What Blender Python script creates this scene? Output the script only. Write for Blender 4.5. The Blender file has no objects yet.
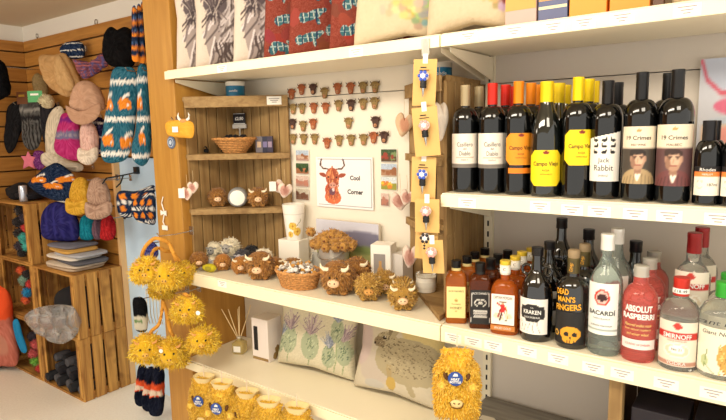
import bpy, math, random
import numpy as np
from mathutils import Matrix, Vector
random.seed(7); RS = np.random.RandomState(7)
S = bpy.context.scene; COL = S.collection
PI = math.pi
# ---------------------------------------------------------------- camera
CAM = np.array([2.0002, -1.4081, 1.5108]); YAW, PITCH, ROLL, FOC = 0.6334, 0.1379, -0.0206, 562.034
F_ = np.array([-math.sin(YAW)*math.cos(PITCH), math.cos(YAW)*math.cos(PITCH), -math.sin(PITCH)])
r0 = np.array([math.cos(YAW), math.sin(YAW), 0.]); u0 = np.cross(r0, F_)
R_ = math.cos(ROLL)*r0 + math.sin(ROLL)*u0; U_ = -math.sin(ROLL)*r0 + math.cos(ROLL)*u0
cd = bpy.data.cameras.new('camera'); cam = bpy.data.objects.new('camera', cd); COL.objects.link(cam)
cd.sensor_width = 36; cd.lens = FOC*36/726; cd.clip_start = .02
M = Matrix(((R_[0], U_[0], -F_[0], CAM[0]), (R_[1], U_[1], -F_[1], CAM[1]), (R_[2], U_[2], -F_[2], CAM[2]), (0, 0, 0, 1)))
cam.matrix_world = M; S.camera = cam
# ---------------------------------------------------------------- light
w = bpy.data.worlds.new('world'); S.world = w; w.use_nodes = True
w.node_tree.nodes['Background'].inputs[0].default_value = (1.0, .945, .85, 1)
w.node_tree.nodes['Background'].inputs[1].default_value = 1.38
def area(loc, size, power, col=(1, .90, .74), target=None):
    l = bpy.data.lights.new('ceiling_lamp', 'AREA'); l.shape = 'RECTANGLE'; l.size, l.size_y = size; l.energy = power; l.color = col
    o = bpy.data.objects.new('ceiling_lamp', l); COL.objects.link(o); o.location = loc
    if target is not None:
        o.rotation_euler = (Vector(target)-Vector(loc)).to_track_quat('-Z', 'Y').to_euler()
    return o
area((.9, -1.3, 2.2), (1.4, .3), 30, target=(.8, .2, .9))
area((2.2, -.9, 2.2), (.5, .5), 10, target=(1.6, .2, 1.1))
area((-1.3, -1.5, 2.2), (1.0, .4), 13, target=(-1.5, .3, .6))
S.view_settings.view_transform = 'Standard'; S.view_settings.look = 'None'; S.view_settings.gamma = 1
S.view_settings.exposure = 0.12; S.view_settings.use_curve_mapping = False
S.cycles.max_bounces = 8; S.cycles.transmission_bounces = 8; S.cycles.use_denoising = True
# ---------------------------------------------------------------- pixel -> world
def ray(x, y): return F_ + R_*(x-363)/FOC - U_*(y-210)/FOC
def oY(x, y, Y): d = ray(x, y); return CAM + d*((Y-CAM[1])/d[1])
def oX(x, y, X): d = ray(x, y); return CAM + d*((X-CAM[0])/d[0])
def oZ(x, y, Z): d = ray(x, y); return CAM + d*((Z-CAM[2])/d[2])
def sc(p): return float(np.dot(np.array(p)-CAM, F_)/FOC)        # metres per pixel there
def face(p): return math.atan2(CAM[0]-p[0], p[1]-CAM[1])
# ---------------------------------------------------------------- materials
def lin(c):
    c = np.array(c, float)/255.
    return np.where(c <= .04045, c/12.92, ((c+.055)/1.055)**2.4)
MC = {}
def mat(name, col=(200, 200, 200), rough=.6, metal=0, trans=0, ior=1.45, noise=0, nscale=40, bump=0, coat=0, attr=False, sheen=0, spec=.5, emit=0):
    if name in MC: return MC[name]
    m = bpy.data.materials.new(name); m.use_nodes = True; nt = m.node_tree; b = nt.nodes['Principled BSDF']
    c = tuple(lin(col))+(1,)
    b.inputs['Base Color'].default_value = c; b.inputs['Roughness'].default_value = rough; b.inputs['Metallic'].default_value = metal
    b.inputs['Transmission Weight'].default_value = trans; b.inputs['IOR'].default_value = ior; b.inputs['Coat Weight'].default_value = coat
    b.inputs['Sheen Weight'].default_value = sheen; b.inputs['Specular IOR Level'].default_value = spec
    if attr:
        a = nt.nodes.new('ShaderNodeAttribute'); a.attribute_name = 'Col'; nt.links.new(a.outputs['Color'], b.inputs['Base Color'])
    if noise or bump:
        tc = nt.nodes.new('ShaderNodeTexCoord'); n = nt.nodes.new('ShaderNodeTexNoise'); n.inputs['Scale'].default_value = nscale; n.inputs['Detail'].default_value = 4
        nt.links.new(tc.outputs['Object'], n.inputs['Vector'])
        if noise and not attr:
            r = nt.nodes.new('ShaderNodeValToRGB'); r.color_ramp.elements[0].position = .3; r.color_ramp.elements[1].position = .7
            r.color_ramp.elements[0].color = tuple(x*(1-noise) for x in c[:3])+(1,); r.color_ramp.elements[1].color = tuple(min(1, x*(1+noise)) for x in c[:3])+(1,)
            nt.links.new(n.outputs['Fac'], r.inputs[0]); nt.links.new(r.outputs[0], b.inputs['Base Color'])
        if bump:
            bn = nt.nodes.new('ShaderNodeBump'); bn.inputs['Strength'].default_value = bump; bn.inputs['Distance'].default_value = .004
            nt.links.new(n.outputs['Fac'], bn.inputs['Height']); nt.links.new(bn.outputs[0], b.inputs['Normal'])
    MC[name] = m; return m
def wood(name, c1, c2, axis='Z', rough=.6, scale=14, knots=0):
    if name in MC: return MC[name]
    m = bpy.data.materials.new(name); m.use_nodes = True; nt = m.node_tree; b = nt.nodes['Principled BSDF']; b.inputs['Roughness'].default_value = rough
    tc = nt.nodes.new('ShaderNodeTexCoord'); mp = nt.nodes.new('ShaderNodeMapping')
    s = [4.5, 4.5, 4.5]; s['XYZ'.index(axis)] = .35
    mp.inputs['Scale'].default_value = s
    n = nt.nodes.new('ShaderNodeTexNoise'); n.inputs['Scale'].default_value = scale; n.inputs['Detail'].default_value = 6; n.inputs['Distortion'].default_value = .6
    r = nt.nodes.new('ShaderNodeValToRGB'); r.color_ramp.elements[0].position = .32; r.color_ramp.elements[1].position = .68
    r.color_ramp.elements[0].color = tuple(lin(c2))+(1,); r.color_ramp.elements[1].color = tuple(lin(c1))+(1,)
    nt.links.new(tc.outputs['Object'], mp.inputs[0]); nt.links.new(mp.outputs[0], n.inputs['Vector']); nt.links.new(n.outputs['Fac'], r.inputs[0])
    nt.links.new(r.outputs[0], b.inputs['Base Color']); MC[name] = m
    if knots:
        n2 = nt.nodes.new('ShaderNodeTexNoise'); n2.inputs['Scale'].default_value = 7; nt.links.new(tc.outputs['Object'], n2.inputs['Vector'])
        r2 = nt.nodes.new('ShaderNodeValToRGB'); r2.color_ramp.elements[0].position = .38; r2.color_ramp.elements[1].position = .5
        r2.color_ramp.elements[0].color = (.45, .36, .28, 1); r2.color_ramp.elements[1].color = (1, 1, 1, 1); nt.links.new(n2.outputs['Fac'], r2.inputs[0])
        mx = nt.nodes.new('ShaderNodeMix'); mx.data_type = 'RGBA'; mx.blend_type = 'MULTIPLY'; mx.inputs[0].default_value = knots
        nt.links.new(r.outputs[0], mx.inputs[6]); nt.links.new(r2.outputs[0], mx.inputs[7]); nt.links.new(mx.outputs[2], b.inputs['Base Color'])
    return m
PRINT = mat('print_paper', attr=True, rough=.55)
CLOTH = mat('print_cloth', attr=True, rough=.95, bump=.5, nscale=120, spec=.1)
KNIT = mat('print_knit', attr=True, rough=1, bump=1, nscale=180, spec=.05)
FUR = mat('fur_fibres', attr=True, rough=.9, spec=.1, sheen=.3)
WHITE = mat('white_metal', (242, 232, 206), .35)
RAIL = mat('rail_plastic', (248, 236, 200), .25)
TAG = mat('paper_white', (244, 240, 230), .7)
INK = mat('ink_black', (28, 26, 26), .6); GREYINK = mat('ink_grey', (150, 142, 140), .7); WINK = mat('ink_white', (240, 238, 232), .6)
REDINK = mat('ink_red', (200, 40, 36), .5); GOLD = mat('gold_foil', (212, 172, 70), .3, metal=.6)
BLACKP = mat('black_plastic', (22, 21, 22), .4); CHROME = mat('steel', (190, 188, 185), .25, metal=1)
DARKGLASS = mat('dark_wine_glass', (6, 7, 8), .06, coat=.5)
# ---------------------------------------------------------------- mesh building
class MB:
    def __init__(s): s.v = []; s.f = []; s.m = []; s.c = []; s.hasc = False
    def add(s, g, mi=0, T=None, col=None):
        v, f = g[0], g[1]; v = np.asarray(v, float).reshape(-1, 3)
        if T is not None:
            A = np.array(T); v = v@A[:3, :3].T + A[:3, 3]
        k = sum(len(a) for a in s.v) if s.v else 0
        k = getattr(s, 'n', 0); s.v.append(v); s.n = k+len(v)
        s.f += [tuple(i+k for i in q) for q in f]; s.m += [mi]*len(f)
        if len(g) > 2 and g[2] is not None: s.c.append(np.asarray(g[2])); s.hasc = True
        else:
            cc = np.ones((len(v), 3))*.5 if col is None else np.tile(lin(col), (len(v), 1))
            if col is not None: s.hasc = True
            s.c.append(cc)
        return s
    def build(s, name, mats, parent=None, loc=None, rz=0, smooth=True, bevel=0, rot=None):
        me = bpy.data.meshes.new(name); V = np.concatenate(s.v)
        me.from_pydata(V.tolist(), [], s.f)
        if not isinstance(mats, (list, tuple)): mats = [mats]
        for m in mats: me.materials.append(m)
        me.polygons.foreach_set('material_index', s.m)
        if s.hasc:
            a = me.color_attributes.new('Col', 'FLOAT_COLOR', 'POINT'); C = np.concatenate(s.c); C = np.hstack([C, np.ones((len(C), 1))])
            a.data.foreach_set('color', C.ravel())
        me.update()
        if smooth:
            me.polygons.foreach_set('use_smooth', [True]*len(me.polygons)); me.set_sharp_from_angle(angle=math.radians(40))
        o = bpy.data.objects.new(name, me); COL.objects.link(o)
        if parent: o.parent = parent
        if loc is not None: o.location = loc
        o.rotation_euler = rot if rot else (0, 0, rz)
        if bevel:
            b = o.modifiers.new('bevel', 'BEVEL'); b.width = bevel; b.segments = 2; b.limit_method = 'ANGLE'
        return o
def T(x=0, y=0, z=0, rx=0, ry=0, rz=0, s=1):
    m = Matrix.Translation((x, y, z)) @ Matrix.Rotation(rz, 4, 'Z') @ Matrix.Rotation(ry, 4, 'Y') @ Matrix.Rotation(rx, 4, 'X')
    sx, sy, sz = (s, s, s) if not isinstance(s, tuple) else s
    return m @ Matrix.Diagonal((sx, sy, sz, 1))
def box(x0, x1, y0, y1, z0, z1):
    v = [(x, y, z) for z in (z0, z1) for y in (y0, y1) for x in (x0, x1)]
    return v, [(0, 2, 3, 1), (4, 5, 7, 6), (0, 1, 5, 4), (2, 6, 7, 3), (0, 4, 6, 2), (1, 3, 7, 5)]
def sq(n, e):
    t = np.linspace(0, 2*PI, n, endpoint=False)-PI/2+PI/n*0
    c, s_ = np.cos(t), np.sin(t)
    return np.sign(c)*abs(c)**(2/e), np.sign(s_)*abs(s_)**(2/e)
def lathe(prof, n=24, cap=True):
    # prof rows: (r, z) or (rx, ry, exponent, z)
    vs = []; fs = []
    for p in prof:
        rx, ry, e, z = (p[0], p[0], 2, p[1]) if len(p) == 2 else p
        a, b = sq(n, e); vs += [(rx*i, ry*j, z) for i, j in zip(a, b)]
    for k in range(len(prof)-1):
        for i in range(n):
            j = (i+1) % n; fs.append((k*n+i, k*n+j, k*n+n+j, k*n+n+i))
    if cap: fs.append(tuple(range(n-1, -1, -1))); fs.append(tuple(range((len(prof)-1)*n, len(prof)*n)))
    return vs, fs
def sph(r=1, n=16, m=10, lump=0, seed=0, s=(1, 1, 1)):
    vs = [(0, 0, -1)]; fs = []
    for i in range(1, m):
        ph = -PI/2+PI*i/m
        for j in range(n): t = 2*PI*j/n; vs.append((math.cos(ph)*math.cos(t), math.cos(ph)*math.sin(t), math.sin(ph)))
    vs.append((0, 0, 1)); v = np.array(vs)
    if lump:
        rr = np.random.RandomState(seed); d = np.ones(len(v))
        for _ in range(6):
            k = rr.randn(3)*3.2; d += lump*.4*np.sin(v@k+rr.rand()*6)
        v = v*d[:, None]
    v = v*r*np.array(s)
    for j in range(n): fs.append((0, 1+(j+1) % n, 1+j))
    for i in range(m-2):
        for j in range(n):
            a = 1+i*n; fs.append((a+j, a+(j+1) % n, a+n+(j+1) % n, a+n+j))
    L = len(v)-1; a = 1+(m-2)*n
    for j in range(n): fs.append((L, a+j, a+(j+1) % n))
    return v, fs
def tube(pts, r, n=8, closed=False):
    P = np.array(pts, float); N = len(P); vs = []; fs = []
    rr = r if hasattr(r, '__len__') else [r]*N
    up = np.array([0.13, .21, .97])
    for i in range(N):
        t = P[(i+1) % N]-P[i-1] if closed else P[min(i+1, N-1)]-P[max(i-1, 0)]
        t = t/(np.linalg.norm(t)+1e-9); a = np.cross(t, up)
        if np.linalg.norm(a) < .1: a = np.cross(t, [1, 0, 0])
        a /= np.linalg.norm(a); b = np.cross(t, a); up = -np.cross(t, a) if False else up
        for k in range(n): q = 2*PI*k/n; vs.append(P[i]+rr[i]*(a*math.cos(q)+b*math.sin(q)))
    M_ = N if closed else N-1
    for i in range(M_):
        for k in range(n):
            j = (i+1) % N; fs.append((i*n+k, i*n+(k+1) % n, j*n+(k+1) % n, j*n+k))
    if not closed: fs.append(tuple(range(n-1, -1, -1))); fs.append(tuple(range((N-1)*n, N*n)))
    return vs, fs
def prism(pts, y0, y1):                                   # outline in x,z extruded along y
    n = len(pts); v = [(x, y0, z) for x, z in pts]+[(x, y1, z) for x, z in pts]
    return v, [tuple(range(n)), tuple(range(2*n-1, n-1, -1))]+[(i, i+n, (i+1) % n+n, (i+1) % n) for i in range(n)]
def smooth_loop(pts, n=64):
    P = np.array(pts, float); N = len(P); out = []
    per = max(2, n//N)
    for i in range(N):
        a, b, c, d = P[i-1], P[i], P[(i+1) % N], P[(i+2) % N]
        for k in range(per):
            t = k/per; out.append(.5*((2*b)+(-a+c)*t+(2*a-5*b+4*c-d)*t*t+(-a+3*b-3*c+d)*t**3))
    return np.array(out)
def puff(pts, depth, canvas=None, K=10, pw=.5, lump=0, seed=0, back=True, cen=None):
    P = np.array(pts, float); c = P.mean(0) if cen is None else np.array(cen); lo, hi = P.min(0), P.max(0); n = len(P)
    rr = np.random.RandomState(seed); ks = rr.randn(5, 2)*2.2/max(hi-lo); ph = rr.rand(5)*6
    kk = rr.randn(4, 2)*.8; amp = [.5, .35, .3, .25, .2]
    vs = []; fs = []
    def ring(s_, sgn):
        q = c+(P-c)*s_; d = depth*max(0, 1-s_**2.6)**pw
        l = sum(a*np.sin(q@(k*6)+p) for a, k, p in zip(amp, ks, ph))
        return np.stack([q[:, 0], sgn*(d*(1+lump*l)), q[:, 1]], 1)
    S_ = [math.sin(PI/2*(1-k/K)) for k in range(K)]
    for k in range(K): vs.append(ring(S_[k], -1))
    front = len(vs)
    v = np.concatenate(vs); v = np.vstack([v, [c[0], -depth*(1+lump*.3), c[1]]]); tip = len(v)-1
    for k in range(K-1):
        for i in range(n): j = (i+1) % n; fs.append((k*n+i, k*n+j, (k+1)*n+j, (k+1)*n+i))
    for i in range(n): fs.append(((K-1)*n+i, (K-1)*n+(i+1) % n, tip))
    if back:
        kb = 4; off = len(v); b = [ring(math.cos(PI/2*(k/kb)*.98), 1) for k in range(1, kb)]; v = np.vstack([v]+b+[[[c[0], depth, c[1]]]]); tb = len(v)-1
        prev = 0
        for k in range(kb-1):
            a = off+k*n
            for i in range(n): j = (i+1) % n; fs.append((a+i, a+j, prev+j, prev+i))
            prev = a
        for i in range(n): fs.append((tb, prev+(i+1) % n, prev+i))
    col = None
    if canvas is not None:
        uv = (v[:, [0, 2]]-lo)/(hi-lo+1e-9); col = canvas.sample(uv[:, 0], uv[:, 1])
    return v, fs, col
class Can:
    def __init__(s, bg, w=128, h=128, noise=0, seed=1):
        s.w, s.h = w, h; s.a = np.tile(np.array(bg, float), (h, w, 1)); s.mask = np.ones((h, w), bool)
        yy, xx = np.mgrid[0:h, 0:w]; s.u = (xx+.5)/w; s.v = (yy+.5)/h; s.rs = np.random.RandomState(int(seed))
        if noise: s.a += s.rs.randn(h, w, 1)*noise
    def put(s, m, col): s.a[m] = col; return s
    def ell(s, x, y, rx, ry, col, rot=0):
        dx, dy = s.u-x, s.v-y; c, q = math.cos(rot), math.sin(rot)
        return s.put(((dx*c+dy*q)/rx)**2+((-dx*q+dy*c)/ry)**2 < 1, col)
    def line(s, x0, y0, x1, y1, wd, col):
        dx, dy = x1-x0, y1-y0; L = dx*dx+dy*dy+1e-12; t = np.clip(((s.u-x0)*dx+(s.v-y0)*dy)/L, 0, 1)
        return s.put(np.hypot(s.u-x0-t*dx, s.v-y0-t*dy) < wd, col)
    def curve(s, pts, wd, col):
        for a, b in zip(pts[:-1], pts[1:]): s.line(a[0], a[1], b[0], b[1], wd, col)
        return s
    def rect(s, x0, x1, y0, y1, col): return s.put((s.u > x0) & (s.u < x1) & (s.v > y0) & (s.v < y1), col)
    def blur(s, n=1):
        for _ in range(n):
            p = np.pad(s.a, ((1, 1), (1, 1), (0, 0)), 'edge'); s.a = (p[:-2, 1:-1]+p[2:, 1:-1]+p[1:-1, :-2]+p[1:-1, 2:]+p[1:-1, 1:-1])/5
        return s
    def sample(s, u, v):
        i = np.clip((np.asarray(v)*s.h).astype(int), 0, s.h-1); j = np.clip((np.asarray(u)*s.w).astype(int), 0, s.w-1)
        return lin(np.clip(s.a[i, j], 0, 255))
def patch(can, mapf, x0, x1, z0, z1, nx=30, nz=30):        # printed surface, mapf(x,z)->3d; drops faces outside the canvas mask
    xs = np.linspace(x0, x1, nx+1); zs = np.linspace(z0, z1, nz+1); v = []; uv = []
    for b in range(nz+1):
        for a in range(nx+1): v.append(mapf(xs[a], zs[b])); uv.append((a/nx, b/nz))
    uv = np.array(uv); col = can.sample(uv[:, 0]*.998, uv[:, 1]*.998); f = []
    for b in range(nz):
        for a in range(nx):
            i = int((b+.5)/nz*can.h); j = int((a+.5)/nx*can.w)
            if can.mask[min(i, can.h-1), min(j, can.w-1)]:
                k = b*(nx+1)+a; f.append((k, k+1, k+nx+2, k+nx+1))
    return v, f, col
TC = {}
def text2d(s, bold=0, shear=0):
    key = (s, bold, shear)
    if key in TC: return TC[key]
    c = bpy.data.curves.new('txt', 'FONT'); c.body = s; c.size = 1; c.align_x = 'CENTER'; c.align_y = 'CENTER'; c.offset = bold; c.shear = shear; c.resolution_u = 3
    c.space_line = .85
    o = bpy.data.objects.new('txt', c); COL.objects.link(o); dg = bpy.context.evaluated_depsgraph_get(); me = bpy.data.meshes.new_from_object(o.evaluated_get(dg))
    V = np.array([v.co[:] for v in me.vertices]); Fc = [tuple(p.vertices) for p in me.polygons]
    bpy.data.objects.remove(o); bpy.data.curves.remove(c); bpy.data.meshes.remove(me)
    TC[key] = (V, Fc); return TC[key]
def text(s, x, z, width, mapf, height=None, bold=0, shear=0, rot=0):
    V, Fc = text2d(s, bold, shear); wx = V[:, 0].max()-V[:, 0].min(); k = width/wx; kz = k if height is None else height/(V[:, 1].max()-V[:, 1].min())
    X = (V[:, 0]-(V[:, 0].max()+V[:, 0].min())/2)*k; Z = (V[:, 1]-(V[:, 1].max()+V[:, 1].min())/2)*kz
    c, q = math.cos(rot), math.sin(rot)
    return [mapf(x+a*c-b*q, z+a*q+b*c) for a, b in zip(X, Z)], Fc
# ---------------------------------------------------------------- object helpers
def tag(o, label=None, cat=None, group=None, kind=None):
    if label: o['label'] = label
    if cat: o['category'] = cat
    if group: o['group'] = group
    if kind: o['kind'] = kind
    return o
def thing(name, label, cat, loc=(0, 0, 0), rz=0, group=None):
    o = bpy.data.objects.new(name, None); COL.objects.link(o); o.location = [float(a) for a in loc]; o.rotation_euler = (0, 0, rz); o.empty_display_size = .02
    return tag(o, label, cat, group)
def kids(o): return [c for c in KIDS() if c.parent == o]
def KIDS(): return bpy.data.objects
def dup(root, loc, rz=None, label=None, group=None):
    r = root.copy(); COL.objects.link(r); r.location = [float(a) for a in loc]
    if rz is not None: r.rotation_euler = (0, 0, rz)
    if label: r['label'] = label
    if group: r['group'] = group
    def rec(a, b):
        for ch in list(a.children):
            c = ch.copy(); COL.objects.link(c); c.parent = b; rec(ch, c)
    rec(root, r); return r
def local(pts, P0, a):
    """photo points -> x,z on the upright plane through P0 whose normal is turned by a"""
    n = np.array([math.sin(a), -math.cos(a), 0]); t = np.array([math.cos(a), math.sin(a), 0]); out = []
    for x, y in pts:
        d = ray(x, y); k = np.dot(P0-CAM, n)/np.dot(d, n); q = CAM+d*k-P0; out.append((q@t, q[2]))
    return np.array(out)
def soft(name, label, cat, pts, Y, depth, can=None, m=None, a=None, K=10, n=60, group=None, lump=.15, seed=0, pw=.5, parent=None, rx=0, sm=True):
    """a stuffed or hanging soft shape with its own outline, distance and thickness"""
    pts = np.array(pts, float); c = pts.mean(0); P0 = oY(c[0], c[1], Y); a = face(P0) if a is None else a
    L = local(pts, P0, a); L = smooth_loop(L, n) if sm else L
    ar = sum(L[i-1][0]*L[i][1]-L[i][0]*L[i-1][1] for i in range(len(L)))
    if ar < 0: L = L[::-1]
    mb = MB().add(puff(L, depth, can, K, pw, lump, seed))
    o = mb.build(name, m or CLOTH, None, P0, a)
    if label: tag(o, label, cat, group)
    o['_a'] = a
    del o['_a']
    return o, P0, a
def fur(mb, centres, n, ln, wd, cols, seed=0, droop=.5, curl=.5, front=None, zmin=None):
    """tufts on ellipsoids: centres = [(cx,cy,cz,rx,ry,rz)]"""
    rs = np.random.RandomState(seed); V = []; Fc = []; C = []; cl = [lin(c) for c in cols]; k = 0
    tot = sum(c[3]*c[5] for c in centres)
    for c in centres:
        m = int(n*c[3]*c[5]/tot); cc = np.array(c[:3]); rr = np.array(c[3:])
        for _ in range(m):
            d = rs.randn(3); d /= np.linalg.norm(d)
            if front and d[1] > .35: d[1] = -d[1]
            p = cc+d*rr*.96; nrm = d/rr; nrm /= np.linalg.norm(nrm)
            g = nrm+np.array([0, 0, -droop])+rs.randn(3)*curl; g /= np.linalg.norm(g); L = ln*(.6+.8*rs.rand())
            sd = np.cross(g, nrm+rs.randn(3)*.3); sd /= np.linalg.norm(sd)+1e-9
            q = p+g*L*.5+nrm*L*.25; t = q+(g+np.array([0, 0, -droop*.6])+rs.randn(3)*curl*.6)*L*.5
            V += [p-sd*wd, p+sd*wd, q+sd*wd*.8, q-sd*wd*.8, t]; Fc += [(k, k+1, k+2, k+3), (k+3, k+2, k+4)]; k += 5
            x = cl[rs.randint(len(cl))]*(.85+.3*rs.rand()); C += [x]*5
    V = np.array(V)
    if zmin is not None: V[:, 2] = np.maximum(V[:, 2], zmin)
    mb.add((V, Fc, np.clip(np.array(C), 0, 1)))
    return mb
# ================================================================ SETTING
OAK = wood('oak_veneer', (188, 138, 60), (172, 120, 46), 'Z', .45, 10)
OAKH = wood('oak_slat', (186, 130, 58), (158, 104, 40), 'X', .5, 10)
OAKY = wood('oak_slat_left', (176, 122, 54), (150, 98, 38), 'Y', .5, 10)
PLANK = wood('rustic_plank', (166, 134, 84), (138, 106, 62), 'Z', .7, 12, .25)
PLANKX = wood('rustic_board', (170, 138, 88), (138, 106, 62), 'X', .7, 12, .25)
CR = wood('crate_slat', (214, 162, 82), (146, 94, 38), 'Z', .7, 9, .9)
CRX = wood('crate_board', (210, 158, 80), (150, 98, 42), 'X', .7, 9, .8)
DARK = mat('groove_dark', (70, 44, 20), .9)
def struct(name, g, m, **k): o = MB().add(g).build(name, m, smooth=False, **k); o['kind'] = 'structure'; return o
struct('floor', box(-2.3, 3.4, -3.2, .6, -.05, 0), mat('floor_vinyl', (252, 244, 230), .6, noise=.05, nscale=90))
struct('ceiling', box(-2.3, 3.4, -3.2, .6, 2.255, 2.3), mat('ceiling_paint', (206, 190, 164), .9))
struct('wall_back', box(-2.3, 3.4, .42, .5, 0, 2.255), mat('wall_paint_pale', (196, 222, 246), .8))
struct('wall_left', box(-2.3, -2.15, -3.2, .42, 0, 2.255), mat('wall_paint_white', (222, 214, 200), .8))
struct('trim_1', box(-2.15, -.2, .405, .42, 2.155, 2.255), mat('trim_paint', (222, 216, 206), .7))
struct('trim_2', box(-2.15, -2.135, -3.0, .405, 2.155, 2.255), mat('trim_paint'))
struct('trim_3', box(-1.139, -1.115, .385, .4195, 0.0, 1.38), mat('trim_pine', (232, 188, 132), .5))
# slatted display walls: a dark backing with boards standing proud of the grooves
mb = MB().add(box(-2.14, -1.14, .408, .42, 0, 2.155), 1)
z = .03
while z < 2.15: mb.add(box(-2.11, -1.14, .39, .41, z, min(z+.088, 2.153)), 0); z += .098
z = .03+.098*14
mb.add(box(-1.139, -.182, .408, .4195, z-.01, 2.155), 1)
while z < 2.15: mb.add(box(-1.139, -.182, .39, .41, z, min(z+.088, 2.153)), 0); z += .098
tag(mb.build('slatwall_panel', [OAKH, DARK], smooth=False), 'oak slatted display panel on the back wall behind the hats', 'wall panel')
mb = MB().add(box(-2.15, -2.14, -3.0, .42, 0, 2.155), 1)
z = .03
while z < 2.15: mb.add(box(-2.142, -2.112, -3.0, .39, z, min(z+.088, 2.153)), 0); z += .098
tag(mb.build('slatwall_panel', [OAKY, DARK], smooth=False), 'oak slatted display panel on the left wall running out of frame', 'wall panel')
for i, (px, py) in enumerate(((37, 36), (96, 22))):
    p = oY(px, py, .40); mb = MB().add(tube([(.014*math.cos(t), 0, .014*math.sin(t)) for t in np.linspace(0, 2*PI, 16, endpoint=False)], .0022, 6, True))
    tag(mb.build('hook_ring', CHROME, None, p), ['small ring hook on the white trim nearest the room corner', 'small ring hook on the white trim above the black cap'][i], 'hook')
# end pillar
o = MB().add(box(-.18, 0, .03, .405, 0, 2.25)).build('end_panel', OAK, smooth=False, bevel=.003)
tag(o, 'tall oak end panel at the left end of the white shelving', 'shelf end panel')
# back panels of the shelving, with slotted uprights
ZT, ZW, ZM, ZL = 1.772, 1.335, .948, .556
BP = mat('back_panel_paint', (236, 226, 208), .7); BG = mat('back_panel_grey', (216, 206, 194), .7)
t_ = thing('back_panel', 'cream back panel behind the left shelving bay', 'shelving back panel', (.6, .34, 0))
MB().add(box(-.598, .638, .005, .035, 0, 1.655)).add(box(-.598, .638, .005, .035, 1.658, 2.25)).build('panel', BP, t_, smooth=False)
t_ = thing('back_panel', 'grey back panel behind the bottles in the right shelving bay', 'shelving back panel', (1.9, .34, 0))
MB().add(box(-.66, 1.0, .005, .035, 0, 1.655)).add(box(-.66, 1.0, .005, .035, 1.658, 2.25)).build('panel', BG, t_, smooth=False)
t_ = thing('slotted_upright', 'white slotted steel upright between the two shelving bays', 'shelf upright', (1.242, .335, 0))
MB().add(box(-.014, .014, -.008, .009, 0, 2.2)).build('post', WHITE, t_, smooth=False)
mb = MB()
z = .4
while z < 2.1: mb.add(box(-.003, .003, -.0088, -.0075, z, z+.018)); z += .036
mb.build('slots', INK, t_, smooth=False)
# shelves
def shelf(label, x0, x1, ztop, zbot, depth, labels, bracket=True):
    L = x1-x0; t = thing('display_shelf', label, 'shelf', (x0, 0, ztop))
    h = ztop-zbot
    MB().add(box(0.0, L, 0.001, depth-.004, -h+.006 if h < .04 else -.034, 0)).build('board', WHITE, t, smooth=False, bevel=.002)
    MB().add(box(-.009 if x0 == .001 else 0, L, -.006, .0005, -h, -.004)).build('price_rail', RAIL, t, smooth=False, bevel=.0015)
    for k, (px, py) in enumerate(labels):
        p = oY(px, py, -.0065); wd, hh = .052, .026
        mb = MB().add(box(-wd/2, wd/2, 0, .0004, -hh/2, hh/2))
        for r, ww in ((.006, .036), (-.0005, .024), (-.007, .014)): mb.add(box(-ww/2, ww/2, -.0002, -.00005, r, r+.0022), 1)
        mb.build('price_label', [TAG, GREYINK], t, (p[0]-x0, p[1], max(min(p[2], ztop-.004-hh/2-.001), zbot+hh/2+.001)-ztop), smooth=False)
    if bracket:
        for xx in (.012, L-.012):
            MB().add(prism([(0, 0), (depth-.01, 0), (depth-.01, -.085), (depth-.03, -.085), (0, -.012)], -.0015, .0015)).build('bracket', WHITE, t, (xx, .006, -.036), rz=PI/2, smooth=False) if False else \
            MB().add(([(s, y, z) for s in (-.0015, .0015) for y, z in ((.03, 0), (depth-.012, 0), (depth-.012, -.07), (depth-.03, -.07), (.03, -.012))],
                      [(0, 1, 2, 3, 4), (9, 8, 7, 6, 5)]+[(i, i+5, (i+1) % 5+5, (i+1) % 5) for i in range(5)])).build('bracket', WHITE, t, (xx, 0, -.035), smooth=False)
    return t
SD = .33
shelf('long white top shelf of the left bay under the cushions', .001, 1.24, ZT, ZT-.036, SD, [(356, 56), (222, 73)])
shelf('long white top shelf of the right bay under the orange gift boxes', 1.2435, 2.5, ZT, ZT-.036, SD, [(468, 34), (514, 31), (553, 27), (584, 23), (622, 18), (687, 10)])
shelf('white shelf holding the front row of wine bottles', 1.2435, 2.5, ZW, ZW-.038, SD, [(467, 203), (540, 206.5), (572, 211), (599, 213), (635, 214), (669, 218), (718, 222)])
shelf('white shelf holding the spirit bottles', 1.2435, 2.5, ZM, ZM-.05, SD, [(453, 338), (473, 342), (493, 346), (527, 352), (558, 359), (593, 368), (622, 374), (666, 384), (713, 394)])
shelf('white shelf holding the toy cows and the wicker basket', .002, 1.24, ZM, ZM-.05, SD, [(222, 283)])
shelf('low white shelf under the diffuser and printed cushions', .002, 1.24, ZL, ZL-.04, SD, [])
# grey base deck, crate and gift boxes lower right
t_ = thing('base_deck', 'dark grey wooden base deck under the empty lower right shelf', 'base shelf', (1.2435, 0, .593))
MB().add(box(0, 1.2, .0, .33, -.03, 0)).build('deck_board', wood('grey_board', (128, 122, 112), (100, 94, 86), 'X', .6), t_, smooth=False, bevel=.002)
MB().add(box(0, 1.2, .01, .33, -.59, -.031)).build('plinth', mat('plinth_grey', (120, 112, 104), .7), t_, smooth=False)
p = oZ(487, 411, .594)
mb = MB().add(prism([(-.022, -.014), (.018, -.014), (.03, 0), (.018, .014), (-.022, .014)], -.0006, .0006), 0)
tag(mb.build('shelf_ticket', mat('ticket_pale', (196, 186, 166), .7), None, (1.31, .18, .5945), rot=(PI/2, 0, .1), smooth=False), 'pale arrow-shaped ticket lying on the grey base deck', 'ticket')
t_ = thing('display_crate', 'pale wooden crate standing at the lower right beneath the spirits', 'crate', (1.70, .03, .594))
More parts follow.
